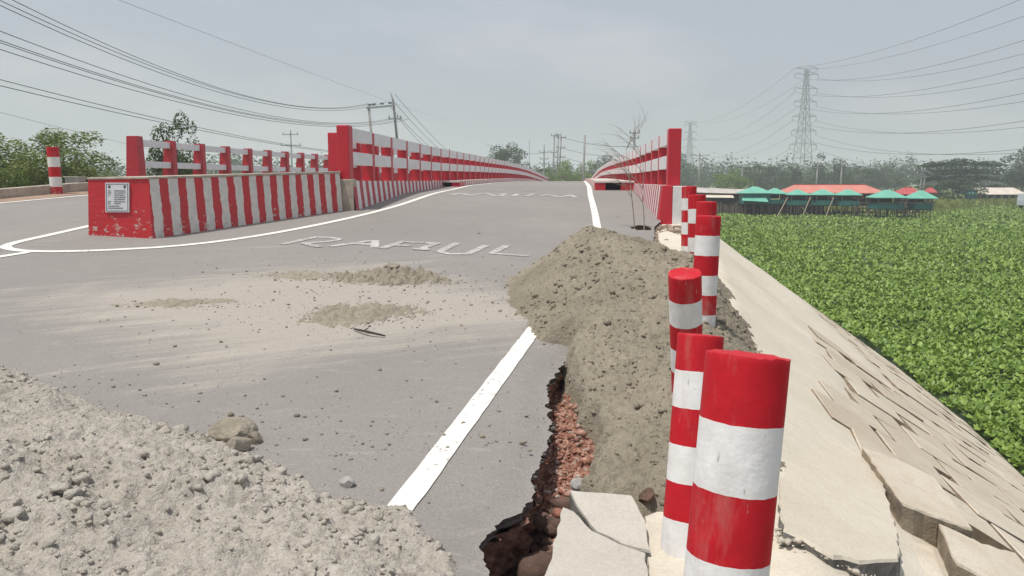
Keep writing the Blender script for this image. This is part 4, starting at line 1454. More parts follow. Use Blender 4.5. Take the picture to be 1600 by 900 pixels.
# dry branch stuck in the hole
def dry_branch():
    r = random.Random(12)
    mb = MB()
    base = Vector((1.08, 14.12, .45))
    def limb(p, d, L, rad, depth, bend):
        pts = [p.copy()]
        n = 6
        for k in range(n):
            d = (d + Vector((bend[0] + r.uniform(-.09, .09), r.uniform(-.08, .08), bend[1] + r.uniform(-.05, .05)))).normalized()
            pts.append(pts[-1] + d * L / n)
        mb.tube(pts, [rad * (1 - .75 * k / n) for k in range(n + 1)], 5)
        return pts, d
    for az, L in ((-.05, 1.75), (.10, 1.55)):
        pts, d = limb(base + Vector((az, 0, 0)), Vector((az * .8, 0, 1)), L, .014, 0, (0.004, 0))
        for k in (3, 4, 4, 5, 6, 6):
            q = pts[k]
            sgn = -1 if r.random() < .72 else 1
            p2, d2 = limb(q, Vector((sgn * r.uniform(.25, .7), r.uniform(-.3, .3), 1)), r.uniform(.5, .95), .007, 1, (-.10 if sgn < 0 else .03, -.04))
            for kk in (2, 3, 4, 5):
                limb(p2[kk], (d2 + Vector((r.uniform(-.7, .1), r.uniform(-.3, .3), r.uniform(-.1, .5)))), r.uniform(.2, .45), .0035, 2, (-.14, -.07))
    o = mb.build('dry_branch', 'branch_bark', smooth=True)
    return tag(o, 'leafless dry branch standing in the hole by the right railing', 'branch')
dry_branch()

# ------------------------------------------------------------------ water hyacinth
def in_field(x, y):
    yy = np.minimum(y, 20.)
    xt = np.interp(yy, XTY, XT)
    d = np.where(y > 20, np.hypot(np.maximum(x - 2.3, 0), y - 20) - 4.9, x - xt)
    return (d > .02) & (y < far_edge(x) + 2.5) & ((x > 2.0) | (y < 14))
def leaves(P, size, seed, tilt=(.45, 1.0), width=.82, up=.0):
    """round spoon leaves, six vertices each, leaning every way"""
    r = np.random.default_rng(seed)
    n = len(P)
    a = r.uniform(0, 2 * np.pi, n)
    el = r.uniform(tilt[0], tilt[1], n)
    d = np.stack([np.cos(a) * np.cos(el), np.sin(a) * np.cos(el), np.sin(el)], -1)
    s = np.stack([-np.sin(a), np.cos(a), np.zeros(n)], -1)
    nn = np.cross(s, d)
    w = size * width * .5
    cup = size * .16
    L = size
    pts = []
    for t, q, c in ((0, 0, 0), (.38, -1, 1), (.38, 1, 1), (.78, -.82, .9), (.78, .82, .9), (1.02, 0, -.25)):
        pts.append(P + d * (L * t)[:, None] + s * (w * q)[:, None] + nn * (cup * c)[:, None])
    mid = P + d * (L * .55)[:, None] - nn * (cup * .35)[:, None]
    V = np.stack(pts + [mid], 1)
    k = 7
    f = np.array([[0, 6, 1], [0, 2, 6], [1, 6, 3], [2, 4, 6], [3, 6, 5], [4, 5, 6]])
    F = (f[None] + (np.arange(n) * k)[:, None, None]).reshape(-1, 3)
    return V.reshape(-1, 3), F
def field_points(n, y0, y1, pad=.07):
    y = np.sqrt(rng.uniform(y0 * y0, y1 * y1, n))
    x = y * rng.uniform(.095 - pad * .5, .66, n)
    k = in_field(x, y)
    return x[k], y[k]
Vs, Fs, off = [], [], 0
for n, y0, y1, sz, seed in ((30000, 6.5, 17, .105, 1), (52000, 17, 34, .125, 2), (62000, 34, 66, .165, 3), (48000, 66, 128, .24, 4)):
    x, y = field_points(n, y0, y1)
    clump = fbm(x, y, .55, 3, 301)
    patchy = fbm(x, y, 1.7, 2, 305)
    ok = (clump + .6 * patchy) > -1.4 + .0 * x
    x, y, clump, patchy = x[ok], y[ok], clump[ok], patchy[ok]
    h = .10 + .10 * clump + .07 * patchy + rng.uniform(-.05, .08, len(x))
    size = sz * rng.uniform(.7, 1.25, len(x))
    P = np.stack([x, y, WATER + np.maximum(h, .01)], -1)
    V, F = leaves(P, size, 310 + seed, (.15, 1.05))
    Vs.append(V)
    Fs.append(F + off)
    off += len(V)
hy = place('water_hyacinth', np_mesh('water_hyacinth', np.concatenate(Vs), np.concatenate(Fs), 'leaf_hyacinth', smooth=True))
tag(hy, 'dense bright green water hyacinth covering the whole water surface', 'water plants', kind='stuff')

# coarse grass along the far shore
n = 11000
x = rng.uniform(12, 110, n)
y = far_edge(x) + rng.uniform(-3, 22, n)
a = rng.uniform(0, 6.28, n)
hgt = rng.uniform(.15, .5, n)
z = WATER + .05 + .75 * sstep(0, 4, y - far_edge(x)) - .4 * sstep(0, 3, far_edge(x) - y + .0) * 0
P = np.stack([x, y, z - .3], -1)
s = np.stack([np.cos(a), np.sin(a), 0 * a], -1) * .22
tip = np.stack([rng.normal(0, .15, n), rng.normal(0, .15, n), hgt + .3], -1)
V = np.stack([P - s, P + s, P + tip + s * .4, P + tip - s * .4], 1).reshape(-1, 3)
F = np.arange(4 * n).reshape(-1, 4)
tag(place('shore_grass', np_mesh('shore_grass', V, F, 'grass_tuft', False)), 'coarse yellow green grass along the far shore', 'grass', kind='stuff')

# ------------------------------------------------------------------ trees and shrubs
def crown_mesh(name, n_blob, n_leaf, seed, mat, leaf=.30, shape='round', aspect=1.0):
    """unit crown (about 1 m wide and high) made of many small leaf faces in uneven clumps"""
    r = np.random.default_rng(seed)
    Vs = []
    for k in range(n_blob):
        while True:
            c = r.uniform(-1, 1, 3)
            if shape == 'cone':
                lim = .15 + .85 * (1 - (c[2] + 1) / 2)
                if np.hypot(c[0], c[1]) < lim:
                    break
            elif shape == 'layer':
                c[2] = r.choice([-.5, -.1, .3, .7]) + r.normal(0, .05)
                if np.hypot(c[0], c[1]) < 1 - .35 * abs(c[2]):
                    break
            elif np.linalg.norm(c) < 1:
                break
        rb = r.uniform(.20, .40)
        m = int(n_leaf / n_blob * (rb / .3) ** 2)
        d = r.normal(size=(m, 3))
        d /= np.linalg.norm(d, axis=1)[:, None]
        p = c + d * rb * (r.uniform(.45, 1.05, m) ** .6)[:, None] * np.array([1, 1, .32 if shape == 'layer' else .8])
        a = r.uniform(0, 6.28, m)
        t1 = np.stack([np.cos(a), np.sin(a), r.uniform(-.5, .5, m)], -1)
        t2 = np.cross(d + r.normal(0, .5, (m, 3)), t1)
        t2 /= np.linalg.norm(t2, axis=1)[:, None] + 1e-6
        s = leaf * r.uniform(.5, 1.2, m)[:, None] * .25
        Vs.append(np.stack([p - t1 * s, p - t2 * s * .55, p + t1 * s, p + t2 * s * .55], 1))
    V = np.concatenate(Vs).reshape(-1, 3) * .5
    F = np.arange(len(V)).reshape(-1, 4)
    return np_mesh(name, V, F, mat, False)
CR = {
    'round': [crown_mesh('crown', 34, 7000, 400 + k, 'leaf_tree', .17) for k in range(3)],
    'cone': [crown_mesh('crown', 26, 4200, 410 + k, 'leaf_far', .2, 'cone') for k in range(2)],
    'far': [crown_mesh('crown', 26, 4200, 420 + k, 'leaf_far', .21) for k in range(3)],
    'layer': [crown_mesh('crown', 38, 4600, 430 + k, 'leaf_far', .2, 'layer') for k in range(2)],
    'bush': [crown_mesh('crown', 46, 15000, 440 + k, 'leaf_bush', .135) for k in range(3)],
    'bright': [crown_mesh('crown', 28, 5000, 450 + k, 'leaf_bright', .17) for k in range(2)],
}
TRUNKS = {}
def trunk_mesh(key, limbs, seed, mat='bark'):
    r = random.Random(seed)
    mb = MB()
    mb.tube([(0, 0, 0), (.02, .01, .35), (-.01, .02, .7), (.02, 0, 1.0)], [.05, .042, .03, .012], 7)
    for k in range(limbs):
        z = r.uniform(.35, .8)
        a = r.uniform(0, 6.28)
        L = r.uniform(.2, .45)
        mb.tube([(0, 0, z), (math.cos(a) * L * .5, math.sin(a) * L * .5, z + L * .35), (math.cos(a) * L, math.sin(a) * L, z + L * .8)], [.02, .013, .005], 5)
    return mb.mesh('trunk', mat, True)
for k in range(3):
    TRUNKS[k] = trunk_mesh(k, 6, 500 + k)

def tree(name, kind, x, y, z, h, w, label, cat='tree', crown_base=.25, group=None, k=0, rz=None):
    e = empty(name, (x, y, z))
    tag(e, label, cat, group)
    rz = random.uniform(0, 6.28) if rz is None else rz
    t = place('trunk', TRUNKS[k % 3], e, (0, 0, 0), (0, 0, rz))
    t.scale = (h * .5, h * .5, h * .74)
    c = place('crown', CR[kind][k % len(CR[kind])], e, (0, 0, h * (crown_base + (1 - crown_base) / 2)), (0, 0, rz * 1.7))
    c.scale = (w, w, h * (1 - crown_base))
    return e

# left: shrubs beyond the kerb wall and a young tree behind the far left railing
for i, (x, y, z, h, w, lab) in enumerate((
        (-21.4, 26.5, .3, 3.1, 3.6, 'large yellow green shrub at the far left edge, behind the kerb wall'),
        (-17.6, 25.2, .2, 3.2, 3.4, 'tall yellow green shrub just behind the lone left guide post'),
        (-16.2, 24.6, .3, 1.7, 2.2, 'low bush right of the lone left guide post'),
        (-15.0, 25.8, -.2, 1.9, 2.6, 'rounded bush left of the island wall, behind the kerb'),
        (-19.6, 23.8, .2, 1.9, 2.6, 'low bush in front of the tall shrubs at the far left'),
        (-16.4, 30.0, -.9, 2.6, 4.0, 'pale bush behind the gap left of the far left railing'))):
    tree('shrub', 'bush', x, y, z, h, w, lab, 'shrub', .05, k=i)
tree('young_tree', 'round', -14.2, 26.5, -.6, 4.5, 1.7, 'young dark green tree standing behind the far left railing', crown_base=.25, k=1)
for i, (x, y, h, w, lab) in enumerate(((-15.3, 31, 3.0, 3.4, 'dark bush seen through the first bay of the far left railing'),
                                       (-13.5, 33, 2.6, 3.2, 'dark bush seen through the second bay of the far left railing'))):
    tree('shrub', 'round', x, y, -1.2, h, w, lab, 'shrub', .05, k=i)

def at_px(px, d):
    """x of something whose bearing is px pixels across the 1600 pixel wide photo, d metres down the road"""
    u = (px - 800) / 1200
    return d * (.99626 * u - .08635 * 1.0096) / (.08635 * u + .99626 * 1.0096)
# middle distance, beyond the bridge crest
for i, (px, d, h, w, kind, cb, lab) in enumerate((
        (797, 150, 10.6, 9.5, 'round', .1, 'broad dark green tree rising above the long railing'),
        (778, 158, 9.2, 6.0, 'round', .1, 'smaller rounded tree joined to the left of the broad one'),
        (876, 120, 6.6, 6, 'bright', .02, 'bright green bush beyond the crest, left of the bare pole'),
        (894, 127, 6.4, 6, 'bright', .02, 'bright green bush beyond the crest, just left of the bare pole'),
        (926, 123, 6.6, 6, 'bright', .02, 'bright green bush beyond the crest, right of the bare pole'),
        (938, 176, 8.6, 6, 'far', .1, 'hazy tree beside the left end of the right railing'),
        (950, 215, 11, 8, 'cone', .1, 'pointed hazy tree behind the left end of the right railing'),
        (908, 215, 8.0, 7, 'cone', .1, 'pointed hazy tree behind the bare pole'),
        (886, 225, 8.2, 7, 'cone', .1, 'pointed hazy tree between the triple poles and the bare pole'),
        (868, 190, 6.5, 6, 'far', .1, 'hazy bush under the triple poles'),
        (1068, 260, 13, 8, 'cone', .1, 'dark hazy tree just right of the tall red end post'),
        (1138, 150, 5.6, 8, 'bright', .05, 'bright green bush left of the closed green hut roof'),
        (1186, 205, 9.5, 9, 'far', .1, 'tall hazy tree behind the closed green hut'),
        (1212, 215, 7.2, 10, 'far', .1, 'rounded hazy tree behind the second green hut'),
        (1238, 190, 8.0, 7, 'cone', .1, 'dark tree at the foot of the large pylon'),
        (1280, 205, 10.2, 9, 'cone', .12, 'tall dark tree behind the left half of the orange roof'),
        (1313, 200, 9.4, 9, 'cone', .12, 'tall dark tree behind the right half of the orange roof'),
        (1345, 215, 7.4, 10, 'far', .1, 'rounded hazy tree right of the orange roof ridge'),
        (1385, 220, 7.6, 11, 'far', .1, 'hazy tree above the largest open green hut'),
        (1470, 150, 7.6, 9, 'layer', .1, 'layered dark tree right of the last green hut'),
        (1500, 152, 8.2, 9, 'layer', .1, 'tallest layered tree right of the huts'),
        (1532, 156, 7.9, 9, 'layer', .1, 'layered tree behind the small cream house'),
        (1490, 138, 4.2, 9, 'far', .02, 'low shrubbery in front of the layered trees'),
        (1598, 170, 10.2, 10, 'far', .08, 'tall dark tree at the right edge behind the pale van'))):
    tree('tree', kind, at_px(px, d), d, WATER + .5, h, w, lab, 'tree', cb, k=i)
# palm beside the broad tree
pe = empty('palm_tree', (at_px(850, 150), 150, WATER + .5))
tag(pe, 'small feathery palm right of the broad tree', 'palm tree')
MB().tube([(0, 0, 0), (.1, 0, 2.5), (0, 0, 5.6)], [.22, .18, .14], 7).build('trunk', 'bark', pe, True)
mb = MB()
for k in range(14):
    a = k * 2.4
    el = random.uniform(.1, 1.1)
    prev = None
    L = random.uniform(1.8, 2.5)
    for q in range(7):
        t = q / 6
        p = Vector((math.cos(a) * L * t * math.cos(el * (1 - t)), math.sin(a) * L * t * math.cos(el * (1 - t)), 5.6 + L * (t * math.sin(el) - .9 * t * t)))
        sd = Vector((-math.sin(a), math.cos(a), -.3)) * (.32 * math.sin(math.pi * min(1, t + .12)) + .02)
        cur = (p - sd, p, p + Vector((sd.x * -1, sd.y * -1, sd.z)) * -1 * -1 if False else p + Vector((-math.sin(a), math.cos(a), .3)) * sd.length)
        if prev:
            mb.add([prev[0], prev[1], cur[1], cur[0], prev[2], cur[2]], [(0, 1, 2, 3), (1, 4, 5, 2)])
        prev = cur
mb.build('fronds', 'leaf_tree', pe)

# the far wood that closes the view, read as one mass
def wood(name, spans, label, seed, leaf=1.1, dens=34):
    r = np.random.default_rng(seed)
    Vs = []
    for x0, x1, y0, y1, h0, h1, cnt in spans:
        for k in range(cnt):
            x, y = r.uniform(x0, x1), r.uniform(y0, y1)
            h = r.uniform(h0, h1)
            w = h * r.uniform(.45, .75)
            m = int(dens * w * h / 14) + 60
            nb = 7
            cs = r.normal(0, .32, (nb, 3)) * np.array([w, w, h * .55]) + np.array([x, y, WATER + h * .55])
            b = r.integers(0, nb, m)
            p = cs[b] + r.normal(0, .17, (m, 3)) * np.array([w, w, h * .75])
            p[:, 2] = np.maximum(p[:, 2], WATER + .4)
            a = r.uniform(0, 6.28, m)
            t1 = np.stack([np.cos(a), np.sin(a), r.uniform(-.5, .5, m)], -1)
            t2 = np.cross(r.normal(size=(m, 3)), t1)
            t2 /= np.linalg.norm(t2, axis=1)[:, None] + 1e-6
            s = leaf * r.uniform(.5, 1.2, m)[:, None] * .5
            Vs.append(np.stack([p - t1 * s, p - t2 * s * .6, p + t1 * s, p + t2 * s * .6], 1))
    V = np.concatenate(Vs).reshape(-1, 3)
    o = place(name, np_mesh(name, V, np.arange(len(V)).reshape(-1, 4), 'leaf_far', False))
    return tag(o, label, 'woods', kind='stuff')
wood('far_woods', [(20, 260, 250, 300, 6.5, 11, 230), (30, 420, 320, 420, 9, 15, 150)], 'hazy wood closing the view behind the huts', 601)
wood('far_woods', [(-40, 28, 240, 300, 5.5, 9, 70), (-190, -30, 190, 300, 6, 12, 120), (-70, 60, 330, 420, 8, 14, 60)], 'hazy wood beyond the bridge crest and railings', 602)
wood('far_woods', [(-210, -60, 85, 170, 3.5, 7, 90)], 'hazy scrub beyond the shrubs at the far left', 603, leaf=.6)

# ------------------------------------------------------------------ stilt huts
def pyramid_roof(w, d, zb, h, over=.0, top=.12):
    mb = MB()
    a, b = w / 2 + over, d / 2 + over
    mb.add([(-a, -b, zb), (a, -b, zb), (a, b, zb), (-a, b, zb), (-a * top, -b * top, zb + h), (a * top, -b * top, zb + h), (a * top, b * top, zb + h), (-a * top, b * top, zb + h),
            (-a, -b, zb - .07), (a, -b, zb - .07), (a, b, zb - .07), (-a, b, zb - .07)],
           [(0, 1, 5, 4), (1, 2, 6, 5), (2, 3, 7, 6), (3, 0, 4, 7), (4, 5, 6, 7), (8, 9, 1, 0), (9, 10, 2, 1), (10, 11, 3, 2), (11, 8, 0, 3), (11, 10, 9, 8)])
    return mb
STILT = MB().tube([(0, 0, -.6), (.02, 0, 1.0), (0, .01, 2.6)], [.055, .05, .045], 6).mesh('stilt', 'bamboo')
def stilt_hut(px, d, width, eave, ridge, band, floor, label, wall='hut_green', closed=False, depth=None, awning=False, roofw=None, n_st=4):
    """heights are metres above the water"""
    e = empty('stilt_hut', (at_px(px, d), d, WATER))
    tag(e, label, 'hut', 'green huts on stilts')
    dep = depth or width
    pyramid_roof(roofw or width + .55, (roofw or width + .55) * dep / width, eave, ridge - eave).build('roof', 'roof_green', e)
    MB().box((0, 0, floor), (width, dep, .1)).build('floor', 'plank_dark', e)
    hw, hd = width / 2, dep / 2
    top = eave if closed else band
    for nm, c, dm in (('front', (0, -hd, (floor + top) / 2), (width, .05, top - floor - .05)), ('back', (0, hd, (floor + top) / 2), (width, .05, top - floor - .05)),
                      ('left', (-hw, 0, (floor + top) / 2), (.05, dep - .06, top - floor - .05)), ('right', (hw, 0, (floor + top) / 2), (.05, dep - .06, top - floor - .05))):
        MB().box(c, dm).build('wall_panel', 'hut_green_dark' if (closed and nm == 'right') else wall, e)
    if not closed:
        for sx in (-1, 1):
            for sy in (-1, 1):
                MB().box((sx * (hw - .06), sy * (hd - .06), (band + eave) / 2), (.08, .08, eave - band)).build('corner_post', 'bamboo', e)
        MB().box((0, .1, floor + .45), (width * .5, .5, .06)).build('table', 'bamboo_pale', e)
        MB().box((0, hd - .12, (band + eave) / 2), (width * .8, .03, (eave - band) * .8)).build('back_screen', 'interior_dark', e)
    for k in range(n_st):
        for sy in (-1, 1):
            s_ = place('stilt', STILT, e, (-hw + .1 + (width - .2) * k / (n_st - 1) + random.uniform(-.06, .06), sy * (hd - .1), 0), (random.uniform(-.05, .05), random.uniform(-.05, .05), random.uniform(0, 3)))
            s_.scale = (1, 1, floor / 2.6)
    if awning:
        mb = MB()
        mb.add([(-hw - .2, -hd - .03, eave - .55), (hw - .5, -hd - .03, eave - .5), (hw - .4, -hd - .9, eave - 1.0), (-hw - .5, -hd - .9, eave - .85)], [(0, 1, 2, 3)])
        a = mb.build('awning', 'roof_green', e)
        a.modifiers.new('thick', 'SOLIDIFY').thickness = .03
    return e
stilt_hut(1180, 92, 2.9, 2.72, 3.45, 0, 1.45, 'closed dark green hut with a pale awning, leftmost of the stilt huts', wall='hut_green_dark', closed=True, awning=True)
stilt_hut(1211, 93, 1.9, 2.65, 3.25, 1.95, 1.42, 'open green hut right beside the closed one')
stilt_hut(1247, 91, 1.8, 2.55, 3.12, 1.90, 1.35, 'open green hut under the left end of the orange roof')
stilt_hut(1286, 91, 1.9, 2.55, 3.15, 1.90, 1.35, 'open green hut before the middle of the orange roof, left one of a pair')
stilt_hut(1326, 90, 1.9, 2.55, 3.15, 1.90, 1.35, 'open green hut before the right part of the orange roof')
stilt_hut(1387, 86, 2.7, 2.35, 3.15, 1.72, 1.12, 'largest open green hut, standing out over the plants on slim stilts', wall='hut_green_dark', n_st=5)
stilt_hut(1440, 85, 1.8, 2.3, 3.1, 1.75, 1.12, 'last open green hut at the right end of the walkway', wall='hut_green_dark', roofw=2.6, n_st=5)

def hip_building(px0, px1, d, depth, eave, ridge, roof, label, cat, wall='interior_dark', inset=.22, posts=0):
    x0, x1 = at_px(px0, d), at_px(px1, d)
    w = x1 - x0
    e = empty('hall', ((x0 + x1) / 2, d, WATER))
    tag(e, label, cat)
    a, b = w / 2, depth / 2
    k = w * inset
    mb = MB()
    mb.add([(-a, -b, eave), (a, -b, eave), (a, b, eave), (-a, b, eave), (-a + k, -.15, ridge), (a - k, -.15, ridge), (a - k, .15, ridge), (-a + k, .15, ridge), (-a, -b, eave - .1), (a, -b, eave - .1), (a, b, eave - .1), (-a, b, eave - .1)],
           [(0, 1, 5, 4), (1, 2, 6, 5), (2, 3, 7, 6), (3, 0, 4, 7), (4, 5, 6, 7), (8, 9, 1, 0), (9, 10, 2, 1), (10, 11, 3, 2), (11, 8, 0, 3), (11, 10, 9, 8)])
    r_ = mb.build('roof', roof, e)
    MB().box((0, 0, ridge + .03), (w - 2 * k, .36, .1)).build('ridge_cap', 'roof_red', r_)
    MB().box((0, .4, (1.3 + eave - .1) / 2), (w - 1.0, depth - 1.6, eave - .12 - 1.3)).build('wall', wall, e)
    MB().box((0, 0, 1.25), (w - .3, depth - .2, .12)).build('floor', 'plank_dark', e)
    for j in range(posts):
        x = -a + .4 + (w - .8) * j / (posts - 1)
        MB().box((x, -b + .35, (1.3 + eave - .12) / 2), (.1, .1, eave - 1.43)).build('post', 'bamboo', e)
        if j < posts - 1:
            q = random.random()
            MB().box((x + (w - .8) / (posts - 1) / 2, -b + .5, eave - .55), ((w - .8) / (posts - 1) * .5, .04, .28)).build('hanging_cloth', 'hut_cloth' if q < .5 else 'bamboo_pale', e)
    for j in range(26):
        s_ = place('stilt', STILT, e, (-a + .3 + (w - .6) * j / 25 + random.uniform(-.1, .1), -b + .3 + random.choice((0, .8, 1.6)), 0), (random.uniform(-.06, .06), random.uniform(-.06, .06), 0))
        s_.scale = (1, 1, 1.25 / 2.6)
    return e
hip_building(1222, 1372, 96, 6.0, 2.72, 3.62, 'roof_orange', 'long restaurant hall with a faded orange hipped roof', 'restaurant', posts=13, inset=.13)
hip_building(1398, 1441, 97, 3.4, 2.55, 3.3, 'roof_red', 'small pavilion with a dull red roof behind the open huts', 'pavilion', posts=5, inset=.38)
hip_building(1447, 1461, 108, 2.2, 2.6, 3.2, 'roof_red', 'tiny red roofed shelter behind the last green hut', 'pavilion', posts=3, inset=.3)

# walkway and its long props
we = empty('walkway', (at_px(1400, 88), 88, WATER))
tag(we, 'plank walkway on stilts joining the open huts at the right', 'walkway')
x0, x1 = at_px(1340, 88) - we.location.x, at_px(1452, 86) - we.location.x
MB().box(((x0 + x1) / 2, 0, 1.15), (x1 - x0, 1.2, .08)).build('deck', 'plank_dark', we)
MB().box(((x0 + x1) / 2, -.6, 1.75), (x1 - x0, .05, .05)).build('hand_rail', 'bamboo_pale', we)
for k in range(26):
    s_ = place('stilt', STILT, we, (x0 + (x1 - x0) * k / 25 + random.uniform(-.08, .08), random.choice((-.55, .5)), 0), (random.uniform(-.08, .08), random.uniform(-.08, .08), 0))
    s_.scale = (1, 1, random.uniform(1.2, 1.75) / 2.6)
for k, (pa, pb, za, zb, lab) in enumerate(((1216, 1232, .1, 2.25, 'leftmost long bamboo prop leaning against the hall'), (1255, 1268, .1, 2.3, 'second long bamboo prop leaning against the hall'),
                                           (1292, 1304, .1, 2.3, 'third long bamboo prop leaning against the hall'), (1335, 1343, .1, 2.2, 'rightmost long bamboo prop leaning against the hall'),
                                           (1253, 1268, 1.2, .1, 'crossed bamboo prop under the hall'), (1348, 1366, .1, .9, 'low slanting bamboo prop left of the largest open hut'), (1414, 1432, .1, 1.0, 'slanting bamboo prop under the walkway end'))):
    o = MB().tube([(at_px(pa, 89.5), 89.5 - .3, WATER + za), (at_px(pb, 89.5), 89.5, WATER + zb)], .06, 6).build('bamboo_prop', 'bamboo_pale')
    tag(o, lab, 'prop', 'bamboo props')

# row of bamboo piles along the shore left of the huts
fe = empty('bamboo_pile_row', (at_px(1160, 93), 93, WATER))
tag(fe, 'row of dark bamboo piles along the shore under the shed and the closed hut', 'piles')
for k in range(64):
    px = 1112 + k * 2.35
    s_ = place('pile', STILT, fe, (at_px(px, 92) - fe.location.x, random.uniform(-.8, .6), 0), (random.uniform(-.09, .09), random.uniform(-.09, .09), 0))
    s_.scale = (1, 1, random.uniform(1.0, 1.75) / 2.6)
MB().box((3.0, .9, .75), (13.5, .06, 1.3)).build('back_boards', 'plank_dark', fe)

# long low shed left of the huts, and the grey shed by the wing wall
sh = empty('tin_shed', (at_px(1128, 98), 98, WATER))
tag(sh, 'long low tin roofed shed left of the closed green hut', 'shed')
mb = MB()
mb.add([(-4.5, -2.0, 2.75), (3.4, -2.0, 2.55), (3.4, 1.6, 3.05), (-4.5, 1.6, 3.35)], [(0, 1, 2, 3)])
mb.build('roof', 'roof_tin', sh).modifiers.new('t', 'SOLIDIFY').thickness = .06
mb = MB()
mb.add([(-4.5, -3.0, 2.15), (1.0, -3.0, 2.1), (1.0, -1.9, 2.4), (-4.5, -1.9, 2.45)], [(0, 1, 2, 3)])
mb.build('awning', 'roof_cream', sh).modifiers.new('t', 'SOLIDIFY').thickness = .05
MB().box((-.6, .2, 1.9), (7.4, 3.0, 1.6)).build('wall', 'plank_dark', sh)
MB().box((-2.5, -1.4, 1.5), (2.2, .1, 1.0)).build('door_panel', 'house_wall', sh)
sh = empty('grey_shed', (at_px(1062, 84), 84, WATER))
tag(sh, 'pale grey shed on posts just right of the white wing wall end', 'shed')
MB().box((0, 0, 2.15), (2.2, 2.6, 1.0)).build('wall', 'steel_grey', sh)
mb = MB()
mb.add([(-1.3, -1.5, 2.75), (1.3, -1.5, 2.75), (1.3, 1.5, 3.1), (-1.3, 1.5, 3.1)], [(0, 1, 2, 3)])
mb.build('roof', 'roof_tin', sh).modifiers.new('t', 'SOLIDIFY').thickness = .06
for sx in (-.95, 0, .95):
    MB().box((sx, -1.1, .8), (.12, .12, 1.7)).build('post', 'plank_dark', sh)
MB().box((0, .9, .8), (2.1, .1, 1.6)).build('back_boards', 'interior_dark', sh)

# cream house and the little green stand before it
ho = empty('cream_house', (at_px(1552, 142), 142, WATER + .5))
tag(ho, 'small house with a pale cream tin roof near the right edge', 'house')
w, dp = 8.0, 5.0
MB().box((0, 0, .9), (w - 1.0, dp - 1.0, 1.8)).build('wall', 'house_wall', ho)
mb = MB()
mb.add([(-w / 2 - .6, -dp / 2 - .4, 1.35), (w / 2 + .4, -dp / 2 - .4, 1.35), (w / 2 - 1.0, -.8, 2.5), (-w / 2 + .6, -.8, 2.5), (-w / 2, dp / 2, 1.6), (w / 2, dp / 2, 1.6)], [(0, 1, 2, 3), (3, 2, 5, 4)])
mb.build('roof', 'roof_cream', ho).modifiers.new('t', 'SOLIDIFY').thickness = .07
for k in range(5):
    wi = MB().box((-2.4 + k * 1.2, -dp / 2 + .48, .95), (.7, .06, .9)).build('window', 'interior_dark', ho)
stand = empty('green_stand', (at_px(1520, 136), 136, WATER + .5))
tag(stand, 'small green stand with scalloped pale awning before the layered trees', 'stand')
MB().box((0, .3, 1.2), (1.5, 1.0, 1.9)).build('wall', 'hut_green_dark', stand)
mb = MB()
for k in range(3):
    x = -.75 + k * .5
    mb.add([(x, -.25, 1.75), (x + .5, -.25, 1.75), (x + .25, -.6, 1.15)], [(0, 1, 2)])
mb.build('awning', 'roof_green', stand).modifiers.new('t', 'SOLIDIFY').thickness = .04

# pale van, cut by the right edge of the photo
va = empty('parked_van', (at_px(1601, 112) + 1.5, 112, WATER + .42), R(20))
tag(va, 'pale grey van parked at the right edge beside the trees', 'van')
mb = MB()
prof = [(-2.1, .35), (2.1, .35), (2.1, 1.0), (1.55, 1.2), (1.15, 1.95), (-2.0, 2.0), (-2.1, 1.0)]
n = len(prof)
vs = [(x, -.85, z) for x, z in prof] + [(x, .85, z) for x, z in prof]
fs = [tuple(range(n)), tuple(reversed(range(n, 2 * n)))] + [((i + 1) % n, i, n + i, n + (i + 1) % n) for i in range(n)]
mb.add(vs, fs)
mb.build('body', 'van_paint', va, bevel=.06)
for sx, w_ in ((-1.3, 1.0), (-.1, 1.0), (.95, .55)):
    for sy in (-1, 1):
        MB().box((sx, sy * .855, 1.5), (w_, .02, .5)).build('window', 'glass_dark', va)
for sx in (-1.35, 1.35):
    for sy in (-1, 1):
        wh = MB().tube([(sx, sy * .72, .32), (sx, sy * .9, .32)], .32, 16).build('wheel', 'rubber', va)
        MB().tube([(sx, sy * .9, .32), (sx, sy * .915, .32)], .17, 12).build('rim', 'steel_grey', wh)
for sy in (-1, 1):
    MB().box((2.1, sy * .6, .8), (.04, .3, .18)).build('headlight', 'plaque_white', va)

# ------------------------------------------------------------------ utility poles
def pole(px, d, top, label, arms=(), r=.14, lean=0.0, base=None, px_exact=None):
    x = at_px(px, d)
    b = WATER + .3 if base is None else base
    e = empty('utility_pole', (x, d, b))
    tag(e, label, 'utility pole')
    H = top - b
    MB().tube([(-lean * H, 0, 0), (0, 0, H)], [r * 1.25, r * .8], 8).build('shaft', 'pole_concrete', e, True)
    for dz, w in arms:
        a = MB().box((-lean * dz, -.12, H - dz), (w, .10, .12)).build('cross_arm', 'steel_grey', e)
        mb = MB()
        for sx in ((-.45, 0, .45) if w > 1.6 else (-.42, .42)):
            mb.tube([(sx * w - lean * dz, -.12, H - dz + .06), (sx * w - lean * dz, -.12, H - dz + .34)], [.06, .045], 6)
        mb.build('insulator', 'insulator', a)
    return e
Z_AT = lambda py, d: EYE + (284 - py) / 1200 * d
pole(457, 120, Z_AT(203, 120), 'slim utility pole with crossed arms behind the far left railing', ((.7, 2.6), (2.4, 3.4)))
pole(850, 140, Z_AT(227, 140), 'utility pole with several arms left of the triple poles', ((1.4, 1.8), (2.6, 1.6), (3.4, 1.8)))
pole(866, 132, Z_AT(212, 132), 'leftmost of the three clustered poles beyond the crest', ((.25, 1.2), (3.0, 1.2)), lean=.035)
pole(872, 134, Z_AT(211, 134), 'middle one of the three clustered poles beyond the crest', ((.25, 1.0),), lean=.03)
